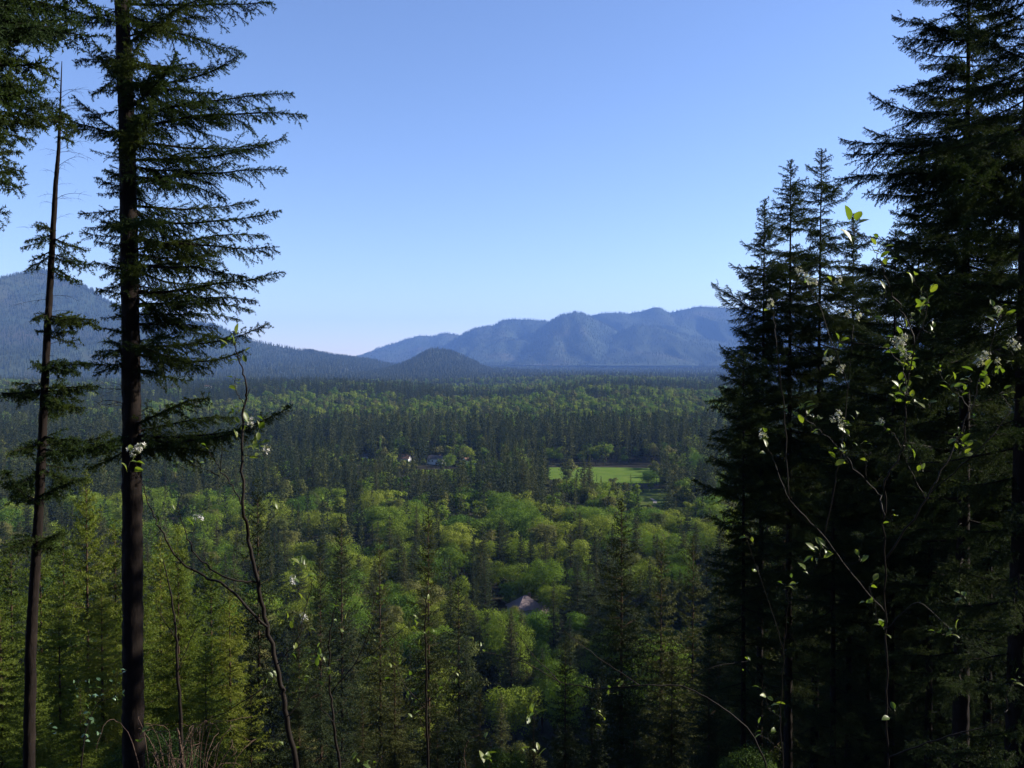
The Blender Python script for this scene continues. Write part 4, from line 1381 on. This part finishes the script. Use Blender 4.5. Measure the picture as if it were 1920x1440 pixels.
def PX(lst, d, wob=.0, rn=random.Random(5)):
    return [P(a, b, d + rn.uniform(-wob, wob)) for a, b in lst]


# --- tall flowering stem in front of the thick trunk
dS = 4.1
b0 = P(575, 1440, dS); b0[2] = gzf(b0[0], dS)
s1 = Shrub('serviceberry', 'tall thin flowering shrub with a long side stem in front of the thick trunk', b0, seed=3)
s1.stem([b0] + PX([(557, 1440), (533, 1327), (527, 1280), (500, 1173), (480, 1077), (467, 1010), (457, 960), (453, 847), (458, 763), (463, 720), (450, 680), (437, 640)], dS, .05), .0145, .0022, 'stem', 8)
s1.stem(PX([(501, 1176), (420, 1093), (383, 1083), (333, 1050), (300, 993), (283, 955), (267, 913), (254, 878)], dS, .06), .008, .002)
s1.stem(PX([(482, 1092), (427, 1087), (367, 1043), (352, 1010), (345, 985), (333, 950)], dS, .06), .006, .0018)
s1.stem(PX([(349, 1045), (340, 1055), (323, 1052)], dS), .003, .0015, 'twig')
s1.stem(PX([(455, 948), (430, 905), (413, 880), (400, 858), (392, 845)], dS, .04), .0045, .0015)
s1.stem(PX([(414, 882), (417, 817)], dS), .003, .0014, 'twig')
s1.stem(PX([(412, 893), (385, 880), (363, 872)], dS), .003, .0014, 'twig')
s1.stem(PX([(459, 760), (445, 740), (440, 718)], dS), .0028, .0014, 'twig')
s1.stem(PX([(462, 745), (470, 727)], dS), .003, .0016, 'twig')
s1.stem(PX([(470, 1010), (500, 985), (520, 960)], dS, .05), .003, .0014, 'twig')
s1.stem(PX([(520, 1245), (560, 1200), (580, 1110), (590, 1080)], dS, .05), .004, .0014, 'twig')
s1.stem(PX([(537, 1345), (568, 1310), (575, 1285)], dS, .05), .003, .0014, 'twig')
for px, py, n, fl, sz in [(437, 640, 6, 0, .9), (450, 672, 4, 0, .8), (440, 705, 3, 0, .8), (440, 727, 3, 0, .9), (443, 775, 4, 0, 1.0), (450, 800, 3, 0, .9), (478, 806, 4, 2, 1.0), (488, 795, 2, 0, .9), (497, 855, 5, 1, 1.0), (465, 830, 4, 0, 1.1), (480, 840, 4, 0, 1.0),
                         (253, 862, 4, 3, 1.1), (240, 880, 3, 0, 1.3), (363, 872, 2, 0, .6), (392, 845, 2, 0, .6), (333, 950, 2, 0, .7), (323, 1052, 2, 0, .7), (370, 985, 1, 2, 1.0), (548, 1103, 1, 2, 1.0), (572, 1172, 1, 1, 1.0), (590, 1085, 4, 0, 1.1), (575, 1125, 3, 0, 1.1),
                         (540, 1180, 4, 0, 1.0), (510, 1260, 3, 0, .7), (512, 1275, 3, 0, .7), (575, 1285, 3, 0, .8), (545, 1405, 2, 0, 1.0), (265, 1382, 2, 0, 1.4), (520, 960, 3, 0, .8), (285, 1010, 3, 0, .9), (575, 1060, 4, 0, 1.1), (600, 1230, 4, 0, 1.0), (612, 1250, 3, 0, .9), (560, 1225, 3, 0, 1.0)]:
    s1.sprig(P(px, py, dS + s1.rnd.uniform(-.08, .08)), n, sz, .035, fl)

# --- flowering shrub at the right, sunlit leaves and blossom
dR = 3.8
b0 = P(1665, 1440, dR); b0[2] = gzf(b0[0], dR)
s2 = Shrub('serviceberry', 'flowering shrub with sunlit leaves and white blossom before the dark conifers', b0, seed=8)
s2.stem([b0] + PX([(1664, 1440), (1662, 1300), (1660, 1100), (1657, 960), (1650, 927), (1600, 877), (1577, 843), (1530, 800), (1497, 773)], dR, .05), .0062, .0012, 'stem', 8)
s2.stem(PX([(1657, 970), (1660, 900), (1690, 850), (1700, 813), (1697, 713), (1693, 672)], dR, .06), .005, .0018)
s2.stem(PX([(1659, 1050), (1740, 930), (1790, 840), (1822, 765), (1840, 705)], dR, .08), .005, .0016)
s2.stem(PX([(1820, 770), (1800, 740), (1775, 728)], dR), .0025, .0012, 'twig')
s2.stem(PX([(1745, 925), (1830, 850), (1900, 770), (1875, 740)], dR, .05), .0032, .0012, 'twig')
s2.stem(PX([(1698, 730), (1717, 640), (1690, 580), (1663, 530), (1650, 490), (1640, 470), (1612, 440), (1598, 425)], dR, .06), .004, .0014)
s2.stem(PX([(1715, 640), (1735, 600), (1740, 565)], dR), .0025, .0012, 'twig')
s2.stem(PX([(1664, 653), (1630, 645), (1580, 642), (1570, 640)], dR), .0026, .0012, 'twig')
s2.stem(PX([(1693, 685), (1664, 653)], dR), .0028, .002, 'twig')
s2.stem(PX([(1625, 900), (1622, 860), (1632, 848)], dR), .002, .0012, 'twig')
s2.stem(PX([(1735, 935), (1700, 870), (1680, 815), (1657, 800)], dR), .0026, .0012, 'twig')
s2.stem(PX([(1660, 1150), (1600, 1080), (1540, 1000), (1480, 940), (1450, 860), (1437, 835)], dR, .06), .004, .0014)
s2.stem(PX([(1480, 945), (1470, 760), (1455, 650), (1450, 590)], dR, .1), .003, .0012, 'twig')
s2.stem(PX([(1545, 1005), (1575, 860), (1590, 720), (1600, 610)], dR, .1), .003, .0012, 'twig')
s2.stem(PX([(1592, 730), (1560, 640), (1530, 560), (1512, 530)], dR, .1), .0025, .0012, 'twig')
s2.stem(PX([(1890, 1330), (1885, 1300), (1903, 1275)], dR), .002, .0012, 'twig')
s2.stem(PX([(1664, 1420), (1780, 1380), (1860, 1360), (1890, 1330)], dR, .05), .004, .002)
s2.stem(PX([(1661, 1180), (1720, 1120), (1790, 1190), (1800, 1195)], dR, .05), .003, .0012, 'twig')
for px, py, n, fl, sz in [(1497, 775, 8, 0, .9), (1512, 778, 4, 0, .9), (1530, 795, 5, 0, .9), (1522, 803, 4, 0, .8), (1570, 795, 1, 3, .9), (1580, 812, 2, 2, .9), (1577, 850, 5, 0, .9), (1585, 858, 3, 0, .9), (1693, 663, 7, 4, 1.15), (1700, 680, 6, 2, 1.1), (1685, 640, 4, 0, 1.1),
                          (1706, 700, 4, 0, 1.1), (1697, 722, 4, 0, .9), (1690, 735, 5, 0, 1.0), (1702, 740, 4, 0, 1.0), (1712, 748, 4, 0, .9), (1740, 568, 5, 0, 1.0), (1735, 545, 4, 0, .9), (1728, 580, 5, 0, .9), (1715, 530, 3, 0, .8), (1705, 600, 3, 0, .7), (1745, 625, 4, 0, .7), (1598, 425, 3, 0, 1.35), (1605, 445, 3, 0, 1.3),
                          (1645, 462, 4, 0, 1.0), (1662, 478, 4, 0, .9), (1877, 593, 8, 1, .9), (1840, 692, 6, 4, 1.0), (1852, 702, 4, 0, 1.0), (1842, 725, 5, 0, .9), (1780, 722, 6, 0, 1.0), (1795, 730, 4, 0, .9), (1822, 715, 3, 0, 1.0), (1880, 735, 4, 0, .9), (1900, 665, 2, 2, .9), (1875, 690, 3, 1, .9), (1793, 820, 6, 0, .9), (1805, 830, 5, 0, .9), (1813, 850, 4, 0, .8), (1657, 800, 4, 1, .8), (1745, 765, 3, 0, .7),
                          (1510, 527, 1, 2, .9), (1527, 543, 1, 2, .9), (1563, 540, 1, 1, .9), (1600, 607, 1, 2, .9), (1553, 690, 1, 2, .9), (1577, 707, 1, 2, .9), (1450, 583, 1, 1, .9), (1437, 830, 2, 1, .9), (1440, 850, 2, 0, .9), (1572, 640, 3, 0, .9), (1632, 848, 1, 0, .8), (1600, 790, 3, 0, .7), (1615, 840, 3, 0, .8),
                          (1537, 1037, 8, 0, .9), (1545, 1025, 4, 0, .9), (1517, 1077, 3, 0, .9), (1610, 1053, 4, 0, .8), (1670, 967, 3, 0, .8), (1630, 1103, 2, 0, .8), (1640, 1125, 3, 0, .8), (1642, 1157, 3, 0, .9), (1660, 1175, 2, 0, 1.0), (1783, 1187, 5, 0, 1.0), (1765, 1190, 3, 0, 1.0), (1903, 1272, 4, 0, .7), 
                          (1800, 1120, 3, 0, 1.0), (1680, 1340, 2, 0, 1.0), (1730, 880, 3, 0, .7), (1715, 850, 3, 0, .7), (1760, 690, 3, 0, .7), (1630, 590, 3, 0, .8), (1660, 560, 3, 0, .8)]:
    s2.sprig(P(px, py, dR + s2.rnd.uniform(-.08, .08)), n, sz, .032, fl)

# --- thin seedling in the gloom below the stand
b0 = P(1470, 1480, 5.0); b0[2] = gzf(b0[0], 5.0)
s11 = Shrub('sapling', 'thin leafy sapling in the gloom below the three pointed conifers', b0, seed=61)
s11.stem([b0] + PX([(1468, 1440), (1462, 1330), (1472, 1200), (1480, 1097)], 5.0, .05), .005, .0012, 'stem', 6)
s11.stem(PX([(1470, 1220), (1435, 1110), (1398, 1005)], 5.0, .05), .0022, .001, 'twig')
s11.stem(PX([(1463, 1345), (1440, 1330), (1432, 1296)], 5.0, .05), .0022, .001, 'twig')
s11.stem(PX([(1466, 1410), (1440, 1385), (1417, 1377)], 5.0, .05), .0022, .001, 'twig')
for px, py, n in [(1480, 1095, 4), (1488, 1100, 2), (1398, 1003, 3), (1432, 1296, 3), (1447, 1327, 3), (1417, 1377, 3), (1440, 1380, 2), (1420, 1062, 2)]:
    s11.sprig(P(px, py, 5.0 + s11.rnd.uniform(-.06, .06)), n, 1.1, .035)

# --- yellow leaved sapling, middle bottom
dM = 7.0
b0 = P(803, 1440, dM); b0[2] = gzf(b0[0], dM)
s3 = Shrub('sapling', 'slender sapling with small yellow green leaf tufts, low before the grey roofed house', b0, seed=14)
s3.stem([b0] + PX([(802, 1440), (799, 1293), (797, 1167), (800, 1120)], dM, .05), .014, .003, 'stem', 7)
s3.stem(PX([(800, 1330), (760, 1290), (735, 1230), (725, 1200)], dM, .1), .005, .002)
s3.stem(PX([(799, 1320), (830, 1290), (855, 1260), (860, 1230)], dM, .1), .005, .002)
s3.stem(PX([(800, 1390), (785, 1340), (765, 1325)], dM, .1), .005, .002)
for px, py, n in [(783, 1160, 6), (770, 1182, 6), (803, 1200, 5), (760, 1272, 6), (745, 1245, 4), (843, 1243, 6), (853, 1266, 6), (838, 1290, 6), (848, 1235, 3), (760, 1320, 6), (770, 1315, 4), (725, 1200, 4), (800, 1122, 4), (820, 1300, 5), (785, 1210, 4), (772, 1340, 4), (735, 1262, 4)]:
    s3.sprig(P(px, py, dM + s3.rnd.uniform(-.1, .1)), n, .95, .07)

# --- thin sapling right of the thick trunk
dT = 9.0
b0 = P(342, 1440, dT); b0[2] = gzf(b0[0], dT)
s4 = Shrub('sapling', 'thin bare stemmed sapling just right of the thick trunk', b0, seed=17)
s4.stem([b0] + PX([(341, 1440), (340, 1377), (333, 1260), (330, 1177), (320, 1110), (307, 1050)], dT, .05), .026, .005, 'stem', 7)
s4.stem(PX([(333, 1260), (360, 1190), (385, 1150)], dT, .1), .007, .002)
s4.stem(PX([(331, 1200), (300, 1150), (290, 1120)], dT, .1), .006, .002)
for px, py, n in [(307, 1050, 5), (318, 1090, 4), (385, 1150, 5), (290, 1120, 5), (300, 1140, 4), (365, 1180, 4)]:
    s4.sprig(P(px, py, dT + s4.rnd.uniform(-.1, .1)), n, 1.0, .09)
# --- forked sapling
dU = 6.0
b0 = P(640, 1440, dU); b0[2] = gzf(b0[0], dU)
s5 = Shrub('sapling', 'forked thin sapling with leaf tufts below the bright rounded tree', b0, seed=19)
s5.stem([b0] + PX([(638, 1440), (625, 1355), (618, 1290), (617, 1195), (630, 1130)], dU, .05), .013, .003, 'stem', 7)
s5.stem(PX([(624, 1353), (600, 1325)], dU), .004, .002, 'twig')
s5.stem(PX([(620, 1300), (670, 1240), (700, 1160), (702, 1100)], dU, .08), .006, .002)
s5.stem(PX([(665, 1246), (720, 1210), (770, 1165)], dU, .08), .004, .002)
for px, py, n in [(610, 1220, 6), (600, 1250, 5), (615, 1270, 5), (630, 1135, 5), (702, 1100, 5), (770, 1165, 4), (590, 1235, 4), (640, 1180, 4), (690, 1190, 3)]:
    s5.sprig(P(px, py, dU + s5.rnd.uniform(-.1, .1)), n, .9, .06)
# --- glossy leaved twig left of the thick trunk
dV = 12.0
b0 = P(150, 1440, dV); b0[2] = gzf(b0[0], dV)
s6 = Shrub('glossy_shrub', 'shrub twigs with pale glossy leaves left of the thick trunk', b0, seed=23)
s6.stem([b0] + PX([(152, 1420), (165, 1350), (185, 1315), (210, 1310), (225, 1295)], dV, .05), .012, .003)
s6.stem(PX([(160, 1370), (150, 1310), (146, 1275)], dV), .005, .002, 'twig')
s6.stem(PX([(215, 1308), (220, 1270), (222, 1252)], dV), .004, .002, 'twig')
s6.stem(PX([(155, 1400), (165, 1385), (168, 1340)], dV), .004, .002, 'twig')
for px, py, n in [(146, 1277, 4), (163, 1290, 4), (178, 1312, 6), (195, 1295, 4), (222, 1300, 6), (218, 1262, 5), (168, 1338, 5), (165, 1350, 4), (172, 1385, 5), (100, 1370, 4), (176, 1385, 3)]:
    s6.sprig(P(px, py, dV + s6.rnd.uniform(-.1, .1)), n, 1.3, .11, 0, GLOSS)
# --- dead bramble tangle
dW = 6.5
b0 = P(345, 1500, dW); b0[2] = gzf(b0[0], dW)
s7 = Shrub('dead_bramble', 'tangle of dead reddish brown stems at the foot of the thick trunk', b0, mat='dead', seed=29)
for q in range(46):
    x0 = s7.rnd.gauss(345, 30); x1 = x0 + s7.rnd.gauss(0, 55); y1 = s7.rnd.uniform(1345, 1430)
    x2 = x1 + s7.rnd.gauss(0, 40); y2 = y1 + s7.rnd.uniform(-25, 60)
    p0 = P(x0, 1500, dW + s7.rnd.uniform(-.3, .3)); p0[2] = gzf(p0[0], p0[1])
    s7.stem([p0] + PX([((x0 + x1) / 2, y1 + 40), (x1, y1), ((x1 + x2) / 2, y1 + s7.rnd.uniform(-12, 12)), (x2, y2)], dW, .25), .005, .0012, 'stem', 4, 4)
s7.stem([b0] + PX([(345, 1440), (338, 1400), (333, 1365)], dW), .012, .006)
# --- bare arching branches in front of the dark slope
dX = 8.0
b0 = P(1450, 1470, dX); b0[2] = gzf(b0[0], dX)
s8 = Shrub('bare_shrub', 'bare dark arching branches low before the broad slope conifer', b0, seed=31)
s8.stem([b0] + PX([(1440, 1440), (1410, 1373), (1347, 1320), (1280, 1285), (1200, 1285), (1120, 1293), (1050, 1280), (973, 1235), (930, 1228)], dX, .1), .009, .0025, 'stem', 7)
s8.stem(PX([(1050, 1281), (1000, 1230), (970, 1190), (935, 1160)], dX, .1), .006, .002)
s8.stem(PX([(975, 1237), (977, 1200)], dX), .004, .002, 'twig')
s8.stem(PX([(1200, 1286), (1130, 1240), (1060, 1185), (1020, 1172)], dX, .1), .006, .002)
s8.stem(PX([(1280, 1286), (1330, 1250), (1400, 1240)], dX, .1), .005, .002)
for px, py, n in [(890, 1212, 5), (900, 1220, 4), (1155, 1285, 5), (1145, 1300, 5), (1165, 1275, 4), (1120, 1320, 4), (1125, 1345, 4), (935, 1160, 3), (1400, 1240, 3), (912, 1190, 3)]:
    s8.sprig(P(px, py, dX + s8.rnd.uniform(-.1, .1)), n, 1.0, .07)
# --- small plants along the bottom edge
for i, (px, tops, lab) in enumerate([(915, [(921, 1393, 1), (905, 1420, 3), (930, 1425, 2)], 'small seedling with one broad pale leaf at the bottom edge'),
                                    (1000, [(1003, 1340, 4), (990, 1360, 3), (1010, 1400, 3), (980, 1410, 3)], 'low leafy seedling beside the broad leaved seedling'),
                                    (680, [(678, 1430, 3), (660, 1425, 2), (700, 1420, 2)], 'tiny leafy seedling right of the forked sapling')]):
    d = 5.0 + .4 * i
    b0 = P(px, 1500, d); b0[2] = gzf(b0[0], d)
    s9 = Shrub('seedling', lab, b0, 'plant', seed=40 + i)
    t0 = tops[0]
    s9.stem([b0] + PX([(px, 1440), t0[:2]], d), .005, .0015)
    for a, b, n in tops: s9.sprig(P(a, b, d), n, 1.3, .04)
d = 5.2
b0 = P(872, 1500, d); b0[2] = gzf(b0[0], d)
s10 = Shrub('withered_plant', 'single pale dead stem arching over at the bottom edge', b0, 'plant', 'dead', seed=50)
s10.stem([b0] + PX([(872, 1440), (870, 1405), (880, 1385), (897, 1380)], d), .004, .0015)

# ------------------------------------------------------------------ the air
def haze():
    m, t, o = new_mat('haze_air')
    pv = nd(t, "ShaderNodeVolumePrincipled")
    pv.inputs["Color"].default_value = (.22, .43, 1.0, 1)
    pv.inputs["Density"].default_value = 4.3e-5
    pv.inputs["Anisotropy"].default_value = 0.0
    t.links.new(pv.outputs[0], o.inputs["Volume"])
    g = G(); g.box((0, 8900, 460), (36000, 18200, 1040))
    tag(link('haze', g.mesh('haze', m)), 'thin blue haze in the valley air', 'haze', None, 'stuff')


haze()
